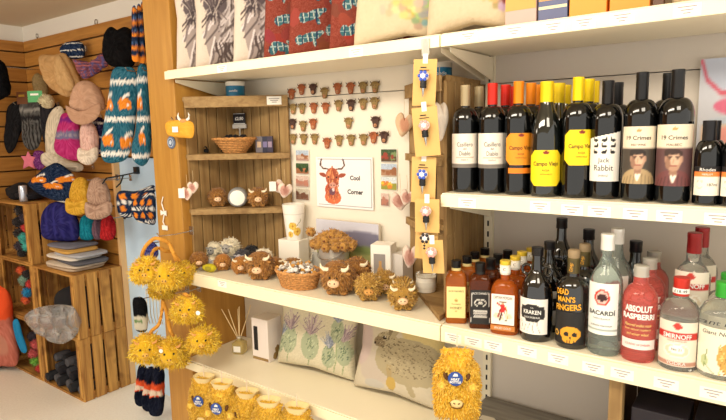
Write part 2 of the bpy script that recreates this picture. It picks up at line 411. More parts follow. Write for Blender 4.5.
for nm, bb in (('post', box(0, .032, 0, .03, 0, .296)), ('side_board', box(0, .02, .031, .27, 0, .296)), ('back_board', box(.021, .6, .27, .285, 0, .296)), ('floor_board', box(.033, .6, .005, .268, 0, .012))):
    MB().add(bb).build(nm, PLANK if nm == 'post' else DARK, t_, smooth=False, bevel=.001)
GB = mat('giftbox_dark', (26, 20, 30), .5)
for i, (dx, lb) in enumerate(((0, 'dark gift box with a gold stag emblem, left of the pair in the crate'), (.135, 'dark gift box with a gold stag emblem, right of the pair in the crate'), (.27, 'plain dark gift box at the far right inside the crate'))):
    t_ = thing('gift_box', lb, 'box', (1.812+dx, .11, .607), group='dark gift boxes in the crate')
    MB().add(box(-.062, .062, -.06, .06, 0, .21)).build('carton', GB, t_, smooth=False, bevel=.002)
    if i < 2:
        mb = MB().add(prism([(-.03, 0), (.012, .002), (.016, .008), (.022, .001), (.03, .004), (.022, -.004), (.014, -.007), (.0, -.004)], -.0605, -.06)).add(box(-.028, -.001, -.0605, -.06, .007, .009))
        mb.build('emblem', GOLD, t_, (0, -.0004, .17), smooth=False)
# ================================================================ CORNER UNITS
def corner_unit(label, mirror, loc):
    s = -1 if mirror else 1
    t = thing('corner_shelf_unit', label, 'corner shelf', loc)
    H = .705; W_, D_ = (.295 if mirror else .35), .275                                      # along the back wall / along the side
    def flip(g):
        v = np.array(g[0], float); v[:, 0] *= s; return (v, [tuple(reversed(q)) for q in g[1]] if mirror else g[1])
    for i in range(5):                                                # side planks
        y0 = -D_+.004+i*.0545; MB().add(flip(box(.002, .013, y0, y0+.049, 0, H))).build('plank', PLANK, t, smooth=False, bevel=.002)
    for i in range(5 if mirror else 6):
        pw = (W_-.016)/(5 if mirror else 6); x0 = .016+i*pw; MB().add(flip(box(x0, x0+pw-.006, -.013, -.002, 0, H))).build('plank', PLANK, t, smooth=False, bevel=.002)
    for z, th in ((0.0, .016), (.235, .018), (.465, .018), (.70, .02)):
        # triangular board with a gently hollow front
        De = .322 if (mirror and z < .01) else D_
        fr = [(W_*(1-q), -.014-(De-.014)*q) for q in np.linspace(0, 1, 10)]
        fr = [(a-.07*math.sin(PI*k/9)*.6*(1 if .01 < z < .69 else 0), b+.05*math.sin(PI*k/9)*.6*(1 if .01 < z < .69 else 0)) for k, (a, b) in enumerate(fr)]
        poly = [(.014, -.014)]+fr; n = len(poly)
        g = ([(a, b, z) for a, b in poly]+[(a, b, z+th) for a, b in poly], [tuple(range(n)), tuple(range(2*n-1, n-1, -1))]+[(i, i+n, (i+1) % n+n, (i+1) % n) for i in range(n)])
        MB().add(flip(g)).build('shelf_board', PLANKX, t, smooth=False, bevel=.0015)
        if z > .1:
            a = np.array([W_, -.014]); b = np.array([.014, -D_]); d = b-a; nn = np.array([-d[1], d[0]])/np.hypot(*d)*-.009
            hh = .024 if z < .69 else .045
            q = [a, b, b-nn, a-nn]; zz = (z+th-hh, z+th)
            g = ([(u[0], u[1], k) for k in zz for u in q], [(0, 1, 2, 3), (7, 6, 5, 4)]+[(i, (i+1) % 4, (i+1) % 4+4, i+4) for i in range(4)])
            MB().add(flip(g)).build('front_rail', PLANKX, t, smooth=False, bevel=.0015)
    return t
cl = corner_unit('rustic wooden corner shelf unit at the left end of the bay', False, (.002, .339, ZM+.001))
cr = corner_unit('rustic wooden corner shelf unit beside the wine shelf', True, (1.226, .339, ZM+.001))
# ================================================================ BOTTLES
def cyl(r, dy=-.0007): return lambda x, z: ((r-dy)*math.sin(x/r), -(r-dy)*math.cos(x/r), z)
def flat(y): return lambda x, z: (x, y, z)
def bordeaux(r=.0368, h=.30, sh=.196, neck=.0145):
    p = [(r*.8, 0), (r*.97, .003), (r, .01), (r, sh)]
    for q in np.linspace(0, 1, 7)[1:]: p.append((neck+(r-neck)*math.cos(q*PI/2)**.9, sh+.042*math.sin(q*PI/2)))
    p += [(neck*.98, h-.035), (neck, h-.006)]
    return p
def capsule(t, z0, z1, r, col, name='capsule', rough=.3, ring=True, m=None, topcol=None):
    mb = MB().add(lathe([(r*.98, z0), (r, z0+.001), (r*.97, z1-.012), (r*1.0, z1-.011), (r*1.0, z1-.001), (r*.93, z1)], 20))
    return mb.build(name, m or mat('foil_%d_%d_%d' % col, col, rough, metal=.25), t)
def wine(name, label, fcol, cans, r=.0368, h=.30, sh=.196, cap_len=.058, neck=.0128, glass=DARKGLASS, body=None, group=None):
    t = thing(name, label, 'wine bottle', group=group)
    MB().add(lathe(body or bordeaux(r, h, sh, neck), 28)).build('glass', glass, t)
    capsule(t, h-cap_len, h, neck+.0012, fcol)
    for (lname, can, x0, x1, z0, z1, texts, nx) in cans:
        mf = cyl(r+.0003); mb = MB().add(patch(can, mf, x0, x1, z0, z1, nx, nx), 0)
        mp = cyl(r+.0003, -.0012)
        for tx in texts:
            s_, x, z, wd, mi = tx[:5]; kw = tx[5] if len(tx) > 5 else {}
            mb.add(text(s_, x, z, wd, mp, **kw), mi)
        mb.build(lname, [PRINT, INK, WINK, REDINK, GOLD, mat('ink_orange', (190, 96, 20), .5), mat('ink_brown', (84, 50, 10), .5)], t)
    return t
def seal(t, r, z, col, rad=.009):
    MB().add(([(0, -r-.0012, z)]+[(rad*math.cos(a), -r-.001+rad*.1*0, z+rad*math.sin(a)) for a in np.linspace(0, 2*PI, 16, endpoint=False)], [(0, i+1, (i+1) % 16+1) for i in range(16)])).build('seal', mat('seal_%d' % col[0], col, .4, metal=.4), t)
cas = Can((236, 226, 212)); cas.rect(0, 1, 0, .1, (120, 112, 104)); cas.rect(0, 1, .1, .115, (60, 50, 46)); cas.rect(.25, .75, .3, .31, (190, 170, 150))
CT = lambda: [('label', cas, -.052, .052, .07, .165, [('Casillero', 0, .135, .044, 1, dict(height=.012)), ('del', 0, .123, .009, 1), ('Diablo', 0, .110, .030, 1, dict(height=.012)), ('RESERVA', 0, .092, .020, 3)], 30)]
def campo(base, sc_=1):
    c = Can(base); g = .2
    c.mask = (abs(c.u-.5)/.5+abs(c.v-.5)/.5) < 1.68
    c.ell(.5, .93, .09, .05, (130, 40, 30)); return c
def ctext(z, k=1): return [('Campo Viejo', 0, z, .056*k, 6, dict(height=.0125*k, bold=.02)), ('RIOJA', 0, z-.014*k, .015*k, 6), ('TEMPRANILLO', 0, z-.022*k, .026*k, 6)]
jr = Can((238, 232, 222))
jr.mask = (jr.v < .86+.14*jr.u)
for i, (u, v) in enumerate([(u, v) for v in (.82, .70, .58) for u in (.25, .5, .75)]): jr.ell(u, v, .075, .030, (30, 28, 28)); jr.ell(u+.06*(1 if i % 2 else -1), v+.035, .018, .035, (30, 28, 28))
def crimes(shirt, jacket, bg, hair):
    c = Can((228, 214, 190), 96, 160)
    c.rect(0, 1, 0, .62, bg); c.ell(.5, .0, .48, .27, jacket); c.line(.44, .2, .5, .08, .03, shirt); c.line(.56, .2, .5, .08, .03, shirt)
    [c.line(.1+.1*q, .0, .16+.09*q, .2-.05*abs(q-4)*.5, .012, tuple(int(v*.72) for v in jacket)) for q in range(9) if q not in (4,)]
    c.rect(.42, .58, .18, .30, (150, 112, 90)); c.ell(.5, .43, .185, .15, (186, 146, 120)); c.ell(.5, .33, .14, .085, (178, 138, 112)); c.ell(.38, .38, .06, .1, (146, 108, 86)); c.ell(.53, .42, .10, .10, (206, 170, 142))
    c.ell(.47, .565, .18, .05, hair); c.ell(.34, .53, .05, .05, hair); c.ell(.65, .53, .04, .04, hair); c.ell(.32, .44, .02, .05, (170, 130, 106)); c.ell(.69, .44, .02, .05, (170, 130, 106))
    for s in (-1, 1): c.ell(.5+s*.085, .45, .035, .012, (50, 34, 28)); c.line(.5+s*.04, .478, .5+s*.13, .482, .008, (70, 44, 34))
    c.line(.5, .44, .49, .375, .010, (180, 130, 104)); c.line(.43, .335, .57, .335, .009, (140, 70, 60)); c.blur(2); c.line(.06, .7, .94, .7, .006, (120, 90, 60)); c.ell(.5, .93, .06, .03, (190, 150, 90))
    return c
def crt(sub): return [('19 Crimes', 0, .149, .054, 1, dict(height=.0095, bold=.01)), (sub, 0, .133, .030, 6)]
X = lambda px, y: oY(px, 192, y)[0]
zc = lambda i: ('nearest the shelf front', 'second from the front', 'third from the front')[i]
w1 = wine('wine_bottle', 'red wine bottle with pale gold capsule, front left of the wine shelf', (176, 158, 122), CT(), group=None); seal(w1, .0232, .2085, (190, 160, 90)); w1.children[0]
w2 = wine('wine_bottle', 'red wine bottle with cream label and bright red capsule, in the front row', (214, 44, 30), CT()); seal(w2, .0232, .2085, (190, 160, 90))
oc = campo((236, 146, 30)); yc = campo((246, 212, 24))
w3 = wine('wine_bottle', 'red wine bottle with orange label and orange capsule, in the front row', (244, 140, 24), [('label', oc, -.043, .043, .080, .164, ctext(.124, 1.12), 40), ('lower_label', Can((240, 128, 22)), -.034, .034, .058, .072, [], 6)])
cava = [(.032, 0), (.038, .003), (.0392, .012), (.0392, .12), (.0385, .15), (.036, .18), (.027, .21), (.019, .232), (.0152, .25), (.0145, .28)]
w4 = wine('sparkling_wine_bottle', 'sparkling wine bottle with long yellow foil and low yellow label', (244, 208, 30), [('label', yc, -.044, .044, .028, .120, ctext(.084, 1.15), 40)], r=.0392, h=.294, cap_len=.068, neck=.0160, body=cava, glass=mat('dark_green_glass', (16, 20, 18), .05, coat=1))
w5 = wine('wine_bottle', 'red wine bottle with yellow label and capsule, in the front row', (250, 212, 20), [('label', yc, -.043, .043, .082, .170, ctext(.128, 1.12), 40)])
w6 = wine('wine_bottle', 'red wine bottle with black cap and white label of small black animals', (30, 28, 28), [('label', jr, -.040, .040, .044, .165, [('Jack', 0, .094, .026, 1, dict(height=.014)), ('Rabbit', 0, .077, .044, 1, dict(height=.014)), ('SHIRAZ', 0, .058, .022, 1)], 64)], h=.287, sh=.19)
w7 = wine('wine_bottle', 'wine bottle whose label shows a man in a tan coat, in the front row', (30, 29, 30), [('label', crimes((240, 230, 210), (176, 150, 110), (70, 62, 54), (44, 34, 30)), -.043, .043, .042, .175, crt('RED WINE'), 48)], cap_len=.07)
w8 = wine('wine_bottle', 'wine bottle whose label shows a man in a maroon jacket, in the front row', (30, 29, 30), [('label', crimes((240, 226, 206), (110, 62, 62), (96, 66, 66), (60, 40, 34)), -.046, .046, .040, .178, crt('MALBEC'), 48)], cap_len=.07)
sm = Can((240, 232, 214)); sm.rect(0, 1, .66, .8, (240, 130, 60)); sm.rect(0, 1, .8, 1, (24, 22, 24)); sm.ell(.25, .38, .12, .16, (200, 190, 170)); sm.ell(.25, .38, .09, .12, (240, 232, 214))
w9 = wine('small_wine_bottle', 'small wine bottle with black, orange and cream label, whole in view', (30, 28, 32), [('label', sm, -.029, .029, .022, .086, [('Rhodes', 0, .079, .03, 2), ('MERLOT', 0, .0685, .02, 2), ('187ml', .01, .046, .02, 1)], 24)], r=.0265, h=.185, sh=.10, cap_len=.055, neck=.0125)
first = [(w1, 465, .07, 24), (w2, 491.5, .07, 24), (w3, 517, .07, 34), (w4, 544.5, .062, 20), (w5, 575, .07, 34), (w6, 604, .075, 6), (w7, 637, .06, 6), (w8, 671.5, .055, 6), (w9, 705, .045, 8)]
names = ['pale gold capsule and cream label', 'red capsule and cream label', 'orange capsule', 'yellow foil over a wide neck', 'yellow capsule', 'black cap behind the animal label', 'black cap behind the tan coat label', 'black cap behind the maroon jacket label', 'small black neck']
nb = [1, 2, 2, 2, 2, 1, 0, 1, 1]
for k, (t, px, y, a) in enumerate(first):
    x = oY(px, 195+.15*(px-460)*.2, y)[0]
    t.location = (x, y, ZW+.0005)
    for ch in t.children:
        if 'label' in ch.name or 'seal' in ch.name: ch.rotation_euler.z = math.radians(a)
    for j in range(nb[k]):
        yy = y+(.082 if k != 8 else .06)*(j+1)
        dup(t, (x+(.004, -.003)[j % 2]-(.034 if k == 7 else 0), yy, ZW+.0005), t.rotation_euler.z, 'bottle with %s, %s from the front' % (names[k], ('second', 'third')[j]), 'wine bottles in the rows behind')
t = dup(w9, (oY(732, 208, .045)[0], .045, ZW+.0005), 0, 'small wine bottle with orange and cream label, cut off by the right edge')
t = dup(w9, (oY(732, 208, .045)[0], .105, ZW+.0005), 0, 'small wine bottle behind the one cut off by the right edge')
# ---- spirits
def glassm(name, col, tr=.9, rough=.03): return mat(name, col, rough, trans=tr, ior=1.33)
def bottle(label, prof, gm, n=28, name='spirit_bottle', cat='spirit bottle'):
    t = thing(name, label, cat); MB().add(lathe(prof, n)).build('glass', gm, t); return t
def sqb(rx, ry, e, sh, h, neck, hs=.03, base=.004):
    p = [(rx*.94, ry*.94, e, 0), (rx, ry, e, base), (rx, ry, e, sh)]
    for q in np.linspace(0, 1, 7)[1:]:
        k = math.cos(q*PI/2)**.8; p.append((neck+(rx-neck)*k, neck+(ry-neck)*k, 2+(e-2)*(1-q), sh+hs*math.sin(q*PI/2)))
    p.append((neck, neck, 2, h)); return p
def lab(t, can, mf, x0, x1, z0, z1, texts=(), n=28, name='label', inks=None):
    mb = MB().add(patch(can, mf(0), x0, x1, z0, z1, n, n), 0)
    for tx in texts:
        kw = tx[5] if len(tx) > 5 else {}; mb.add(text(tx[0], tx[1], tx[2], tx[3], mf(1), **kw), tx[4])
    return mb.build(name, inks or [PRINT, INK, WINK, REDINK, GOLD, mat('ink_orange'), mat('ink_brown')], t)
fl = lambda y: (lambda k: flat(y-.0006*k)); cy_ = lambda r: (lambda k: cyl(r+.0004, -.0007*(1+k)))
WH = glassm('amber_whiskey', (214, 120, 44), .55); WD = glassm('dark_whiskey', (110, 52, 22), .5); RUM = glassm('spiced_rum', (206, 104, 34), .55)
hon = Can((240, 222, 150)); hon.line(.1, .62, .9, .62, .01, (190, 150, 60)); hon.ell(.5, .56, .08, .05, (190, 150, 70)); hon.ell(.5, .2, .34, .015, (196, 160, 80))
b1 = bottle('square bottle of honey whiskey with pale yellow label at the far left of its shelf', sqb(.031, .028, 7, .125, .165, .0125), WH)
lab(b1, hon, fl(-.0285), -.027, .027, .018, .112, [("JACK DANIEL'S", 0, .098, .044, 6, dict(height=.007)), ('Tennessee', 0, .060, .026, 6), ('HONEY', 0, .048, .034, 6, dict(height=.007))])
lab(b1, Can((238, 220, 150)), cy_(.0128), -.02, .02, .146, .166, [], 12, 'neck_label'); capsule(b1, .163, .185, .0145, (28, 26, 26), 'cap')
jd = Can((34, 33, 33)); jd.rect(.06, .94, .04, .05, (220, 216, 206)); jd.rect(.06, .94, .95, .96, (220, 216, 206)); jd.ell(.5, .62, .3, .12, (226, 222, 212)); jd.ell(.5, .62, .26, .095, (34, 33, 33)); jd.ell(.5, .62, .12, .05, (226, 222, 212))
for v in (.44, .40, .33, .22, .16): jd.line(.16, v, .84, v, .012, (214, 210, 200))
jd.line(.08, .9, .04, .06, .012, (214, 210, 200)); jd.line(.92, .9, .96, .06, .012, (214, 210, 200))
b2 = bottle('square bottle of dark whiskey with black and white label, second from the left', sqb(.031, .028, 7, .125, .165, .0125), WD)
lab(b2, jd, fl(-.0285), -.028, .028, .014, .114, [("JACK DANIEL'S", 0, .1035, .046, 2, dict(height=.008)), ('Old No.7', 0, .0765, .018, 1), ('Tennessee', 0, .052, .04, 2), ('WHISKEY', 0, .040, .036, 2)])
lab(b2, Can((30, 29, 29)), cy_(.0128), -.02, .02, .14, .166, [('OLD 7', 0, .15, .018, 2)], 12, 'neck_label'); capsule(b2, .163, .187, .0145, (24, 23, 23), 'cap')
cm = Can((240, 234, 222)); cm.ell(.5, .28, .42, .12, (220, 206, 180)); cm.line(.5, .62, .48, .38, .085, (196, 40, 36)); cm.ell(.5, .72, .06, .05, (226, 180, 140)); cm.line(.36, .76, .64, .76, .02, (60, 30, 26)); cm.line(.42, .62, .25, .7, .03, (196, 40, 36)); cm.line(.56, .6, .68, .45, .035, (196, 40, 36))
cm.line(.46, .38, .38, .16, .035, (70, 44, 36)); cm.line(.52, .38, .60, .15, .035, (240, 236, 226)); cm.line(.60, .15, .66, .14, .02, (50, 30, 24)); cm.line(.65, .6, .72, .2, .012, (200, 160, 60)); cm.line(.4, .5, .3, .25, .03, (150, 30, 30))
rr_ = .038
b3 = bottle('spiced rum bottle with yellow cap and a red-coated captain on its label', [(.037, .030, 3.2, 0), (.0385, .0315, 3.2, .004), (.0385, .0315, 3.2, .11)]+[(.0125+.026*math.cos(q*PI/2), .0125+.019*math.cos(q*PI/2), 2.4, .11+.04*math.sin(q*PI/2)) for q in np.linspace(0, 1, 7)[1:]]+[(.0125, .0125, 2, .185)], RUM)
lab(b3, cm, fl(-.0325), -.031, .031, .03, .115, [('CAPTAIN MORGAN', 0, .106, .05, 6, dict(height=.008))]); lab(b3, Can((196, 120, 50)), fl(-.0325), -.033, .033, .012, .027, [('SPICED GOLD', 0, .0195, .046, 2, dict(height=.006))], 6, 'lower_label')
lab(b3, Can((240, 234, 220)), cy_(.0138), -.02, .02, .17, .192, [('C', 0, .181, .007, 6)], 12, 'neck_label'); capsule(b3, .188, .204, .0150, (232, 196, 60), 'cap')
MB().add(lathe([(.0134, .165), (.0138, .1655), (.0138, .192)], 20)).build('neck_band', mat('band_cream', (240, 232, 214), .5), b3)
BG2 = mat('black_rum_glass', (14, 12, 12), .05, coat=1)
kr = Can((240, 234, 224)); kr.mask = np.ones_like(kr.mask); kr.rect(.1, .9, .42, .78, (34, 30, 30)); kr.ell(.5, .78, .2, .08, (34, 30, 30)); kr.ell(.5, .42, .24, .08, (34, 30, 30)); kr.ell(.08, .42, .05, .08, (240, 234, 224)); kr.ell(.92, .42, .05, .08, (240, 234, 224)); kr.ell(.08, .78, .05, .08, (240, 234, 224)); kr.ell(.92, .78, .05, .08, (240, 234, 224))
for q in range(5): kr.curve([(.12+.15*q+.05*math.sin(3*t+q), .36-.3*t) for t in np.linspace(0, 1, 8)], .008, (150, 144, 138))
b4 = bottle('black spiced rum bottle with two ring handles and white label', [(.040, 0), (.042, .004), (.0425, .02), (.042, .125), (.039, .145), (.031, .165), (.020, .18), (.0145, .19), (.0135, .215), (.0135, .235)], BG2)
lab(b4, kr, cy_(.0425), -.042, .042, .022, .118, [('THE', 0, .094, .008, 2), ('KRAKEN', 0, .0825, .046, 2, dict(height=.011, bold=.02)), ('BLACK SPICED RUM', 0, .068, .04, 2, dict(height=.005))], 36)
for s in (-1, 1): MB().add(tube([(s*(.026+.0135*math.cos(t)), 0, .187+.0135*math.sin(t)) for t in np.linspace(0, 2*PI, 18, endpoint=False)], .0042, 8, True)).build('ring_handle', BG2, b4)
capsule(b4, .228, .250, .0155, (30, 28, 30), 'cap')
dm = Can((30, 27, 26), 160, 160); O = (232, 160, 40)
dm.ell(.58, .34, .30, .22, O); dm.ell(.55, .17, .2, .12, O); dm.ell(.47, .32, .075, .07, (30, 27, 26)); dm.ell(.70, .32, .07, .07, (30, 27, 26)); dm.ell(.58, .22, .03, .04, (30, 27, 26))
for q in range(5): dm.line(.44+.06*q, .06, .44+.06*q, .14, .008, (30, 27, 26))
dm.ell(.13, .30, .10, .09, (226, 170, 60)); dm.ell(.13, .30, .07, .06, (60, 44, 20))
DO = mat('ink_skull_orange', (236, 168, 40), .5)
b5 = bottle('black rum bottle printed with orange lettering and a skull', [(.038, 0), (.040, .004), (.040, .15), (.038, .163), (.028, .178), (.017, .185), (.0145, .195), (.0135, .235)], BG2)
mbp = lab(b5, dm, cy_(.0402), -.042, .046, .012, .098, [('DEAD', -.014, .150, .034, 1, dict(height=.015, bold=.03, rot=.06)), ("MAN'S", -.004, .131, .046, 1, dict(height=.015, bold=.03, rot=.05)), ('FINGERS', 0, .110, .068, 1, dict(height=.016, bold=.03, rot=.1))], 44, 'printed_label', [PRINT, DO])
capsule(b5, .19, .232, .0152, (96, 84, 50), 'neck_foil', rough=.4); lab(b5, Can((80, 70, 44)), cy_(.0156), -.006, .006, .195, .225, [('DMF', 0, .21, .022, 1, dict(rot=1.4))], 6, 'neck_mark', [PRINT, DO]); MB().add(lathe([(.014, .232), (.015, .234), (.015, .25), (.013, .253)], 20)).build('stopper', mat('cork_brown', (150, 128, 96), .6), b5)
bac = Can((236, 238, 232)); bac.ell(.5, .72, .23, .16, (206, 52, 36)); bac.ell(.5, .72, .18, .125, (240, 190, 180)); bac.ell(.5, .72, .16, .07, (60, 30, 30)); bac.rect(0, 1, .06, .1, (150, 160, 150))
b6 = bottle('tall clear white rum bottle with white cap and red round emblem', [(.036, 0), (.0385, .004), (.039, .02), (.039, .175), (.037, .19), (.029, .21), (.019, .225), (.0145, .24), (.0135, .27)], glassm('pale_green_glass', (236, 248, 240), .9))
lab(b6, bac, cy_(.0392), -.040, .040, .055, .185, [('BACARDÍ', 0, .112, .064, 1, dict(height=.014, bold=.02)), ('CARTA BLANCA', 0, .096, .04, 1, dict(height=.004)), ('SUPERIOR WHITE RUM', 0, .078, .05, 1, dict(height=.004))], 32)
capsule(b6, .262, .302, .0165, (240, 238, 232), 'cap'); 
RO = glassm('raspberry_red_glass', (246, 128, 118), .7)
b7 = bottle('pink-red raspberry vodka bottle with silver cap and white lettering', [(.036, 0), (.0385, .005), (.039, .02), (.039, .148), (.037, .163), (.029, .178), (.018, .187), (.0165, .195), (.0165, .215)], RO)
lab(b7, Can((244, 226, 220), noise=2), cy_(.0391), -.040, .044, .034, .058, [('ABSOLUT', 0, .134, .062, 2, dict(height=.016, bold=.04)), ('RASPBERRI', 0, .115, .074, 2, dict(height=.014, bold=.04)), ('Flavored vodka made', 0, .094, .06, 1, dict(height=.007, shear=.4)), ('from natural raspberry', 0, .083, .06, 1, dict(height=.007, shear=.4)), ('and winter wheat', 0, .072, .05, 1, dict(height=.007, shear=.4)), ('COUNTRY OF SWEDEN', 0, .046, .056, 3, dict(height=.005))], 14, 'printed_front', [PRINT, mat('ink_yellow', (240, 216, 130), .5), WINK, REDINK, WINK])
capsule(b7, .205, .232, .0175, (190, 186, 176), 'cap', rough=.25)
smc = Can((232, 222, 204)); smc.rect(0, 1, .60, .76, (196, 44, 38)); smc.ell(.5, .36, .3, .17, (246, 240, 228)); smc.ell(.5, .36, .27, .14, (224, 208, 180)); smc.ell(.5, .38, .18, .10, (250, 246, 236)); smc.ell(.5, .9, .1, .07, (196, 60, 50)); smc.rect(0, 1, .02, .12, (190, 140, 120))
CG = glassm('clear_glass', (238, 240, 234), .9)
b8 = bottle('clear vodka bottle with red band label and red cap wearing a white sticker', [(.041, 0), (.0425, .004), (.0425, .125), (.040, .142), (.030, .158), (.018, .166), (.0155, .172), (.0145, .19)], CG)
lab(b8, smc, cy_(.0427), -.046, .046, .012, .118, [('SMIRNOFF', 0, .084, .06, 2, dict(height=.0115, bold=.02)), ('TRIPLE DISTILLED', 0, .073, .04, 3, dict(height=.003)), ('No 21', 0, .053, .02, 1), ('VODKA', 0, .02, .04, 2)], 32)
capsule(b8, .172, .214, .0172, (206, 52, 40), 'cap'); lab(b8, Can((246, 242, 236)), cy_(.0176), -.022, .022, .178, .19, [('£18.49', 0, .184, .026, 1)], 12, 'price_sticker')
gn = Can((240, 232, 210), 120, 120); gn.ell(.75, .38, .3, .36, (206, 160, 80))
for q in range(60):
    a = random.uniform(.5, 1); b = random.uniform(.1, .7); gn.curve([(a, b), (a-.03, b-.06), (a-.02, b-.14)], .007, random.choice([(240, 206, 130), (176, 120, 50), (220, 176, 96)]))
gn.ell(.8, .2, .08, .05, (226, 170, 150)); gn.ell(.64, .36, .03, .03, (50, 36, 26)); gn.ell(.2, .25, .08, .12, (190, 200, 150)); gn.line(.2, .1, .25, .5, .008, (130, 150, 90)); gn.line(.4, .02, .2, .2, .008, (130, 150, 90))
b9 = bottle('clear gin bottle with bright green cap and a shaggy highland cow label', [(.046, 0), (.0485, .004), (.049, .02), (.049, .125), (.047, .145), (.038, .163), (.022, .172), (.0165, .178), (.016, .19)], CG)
lab(b9, gn, cy_(.0492), -.055, .05, .012, .118, [('Giant Nevis', -.008, .107, .066, 1, dict(shear=.2, height=.009)), ('Gin', .02, .095, .018, 1, dict(shear=.2))], 44)
capsule(b9, .180, .214, .0185, (60, 176, 60), 'cap', rough=.4)
pos = [(b1, 455, .052, 26, 4), (b2, 478.5, .05, 26, 3), (b3, 503, .045, 12, 4), (b4, 534, .048, 4, 1), (b5, 569.5, .048, -2, 1), (b6, 602, .046, 0, 1), (b7, 636, .048, 6, 2), (b8, 676, .050, 2, 0), (b9, 719, .055, 4, 1)]
kinds = ['honey whiskey bottle with yellow neck label', 'dark square whiskey bottle', 'spiced rum bottle', 'black bottle with ring handles', 'black rum bottle with orange print', 'white-capped clear rum bottle', 'raspberry vodka bottle', '', 'gin bottle with green cap']
for (t, px, y, a, nbk), kd in zip(pos, kinds):
    x = oY(px, 300, y)[0]; zz = ZM+.0005
    x = oZ(px, 300+ (px-455)*.13+22, zz)[0] if False else oY(px+ (px-363)*.012, 318, y)[0]
    t.location = (x, y, zz)
    if t in (b1, b2, b3): t.rotation_euler.z = math.radians(a)
    else:
        for ch in t.children:
            if ch.name.split('.')[0] not in ('glass', 'cap'): ch.rotation_euler.z = math.radians(a)
    for j in range(nbk):
        step = {'b': .066}.get('', .066) if nbk >= 3 else .092
        yy = y+step*(j+1)
        if yy > .29: continue
        dup(t, (x+(.003, -.002, .002)[j % 3], yy, zz), t.rotation_euler.z, '%s, %s in its column on the spirits shelf' % (kd, ('second', 'third', 'fourth', 'last')[j]), 'spirit bottles in the rows behind')
# tall bottles at the back of the shelf
tall = bottle('tall clear vodka bottle with dark red cap behind the shorter one', [(.037, 0), (.039, .004), (.039, .19), (.037, .205), (.028, .222), (.017, .235), (.0145, .27)], CG)
lab(tall, smc, cy_(.0392), -.044, .044, .10, .215, [('SMIRNOFF', 0, .181, .062, 2, dict(height=.0115, bold=.02))], 30); capsule(tall, .255, .305, .0165, (150, 30, 32), 'cap')
tall.location = (oY(690, 318, .145)[0], .145, ZM+.0005)
dup(tall, (oY(697, 318, .235)[0], .235, ZM+.0005), 0, 'tall clear vodka bottle with dark red cap, rearmost on its shelf')
for k, (px, y, h, lb) in enumerate(((560, .255, .30, 'tall dark bottle with black cap at the back behind the ring-handled bottle'), (587, .245, .275, 'dark bottle with black cap at the back behind the skull bottle'), (634, .20, .262, 'dark bottle with black cap standing behind the white rum'))):
    t = bottle(lb, [(.034, 0), (.036, .004), (.036, h*.6), (.033, h*.66), (.02, h*.74), (.0145, h*.8), (.0135, h-.02)], BG2); capsule(t, h-.03, h, .0160, (30, 26, 28), 'cap')
    MB().add(lathe([(.0362, h*.15), (.0365, h*.152), (.0365, h*.45), (.0362, h*.452)], 24, False)).build('label', mat('label_dark', (60, 50, 44), .6), t)
    q = oY(px, 290, y); t.location = (q[0], y, ZM+.0005)
# poster behind the small wine bottles
pc = Can((206, 206, 214), 120, 160, noise=2); pc.ell(.35, .94, .34, .2, (196, 202, 220)); pc.curve([(.02, .98), (.1, .84), (.3, .74), (.6, .72)], .018, (214, 90, 110)); pc.ell(.45, .64, .24, .06, (222, 110, 140))
pc.ell(.35, .5, .3, .05, (190, 200, 214)); pc.rect(.05, 1, .24, .44, (224, 96, 90)); pc.rect(.05, 1, .3, .5, (226, 196, 170)); pc.ell(.5, .42, .3, .07, (240, 160, 150)); pc.ell(.3, .27, .3, .06, (210, 70, 80)); pc.ell(.75, .33, .2, .08, (236, 150, 90)); pc.blur(3)
p0 = oY(702, 45, .325)
mb = MB().add(box(0, .16, 0, .006, -.34, 0), 1); mb.add(patch(pc, lambda x, z: (x, -.0005, z), 0, .16, -.34, 0, 40, 60), 0); mb.add(text('C', .045, -.27, .022, lambda x, z: (x, -.0012, z)), 2)
tag(mb.build('poster', [PRINT, TAG, mat('ink_slate', (96, 96, 104), .6)], None, (p0[0], .325, ZW+.345), smooth=False), 'pastel poster of pink glasses standing behind the small wine bottles', 'poster')
# ================================================================ CUSHIONS
def cushion(w, h, d, can, nx=80, nz=80, seed=0, lump=.12, back=(214, 204, 184), sag=0, pinch=.08):
    rs = np.random.RandomState(seed); ks = rs.randn(6, 2)*9; ph = rs.rand(6)*6
    def surf(u, v, sg, N):
        a, b = 2*u-1, 2*v-1
        e = (1-a**4)*(1-b**4); t = d*np.sqrt(np.maximum(e, 0))**.8
        k1 = 1-pinch*(1-b**2)*0-pinch*(1-abs(b))*abs(a)**3; k2 = 1-pinch*(1-abs(a))*abs(b)**3
        x = w/2*a*k1; z = h/2*b*k2-sag*(1-v)*abs(a)*0
        wr = sum(np.sin(u*p+v*q+f) for (p, q), f in zip(ks, ph))/6
        y = sg*t*(1+lump*wr)+.004*wr
        return np.stack([x, y, z], -1)
    u, v = np.meshgrid(np.linspace(0, 1, nx+1), np.linspace(0, 1, nz+1)); f = []; F = surf(u, v, -1, 0).reshape(-1, 3)
    col = can.sample((u*.998).ravel(), (v*.998).ravel())
    for b in range(nz):
        for a in range(nx): k = b*(nx+1)+a; f.append((k, k+1, k+nx+2, k+nx+1))
    B = surf(u, v, 1, 0).reshape(-1, 3); off = len(F); cb = np.tile(lin(back), (off, 1))
    f += [tuple(off+i for i in reversed(q)) for q in f]
    return np.vstack([F, B]), f, np.vstack([col, cb])
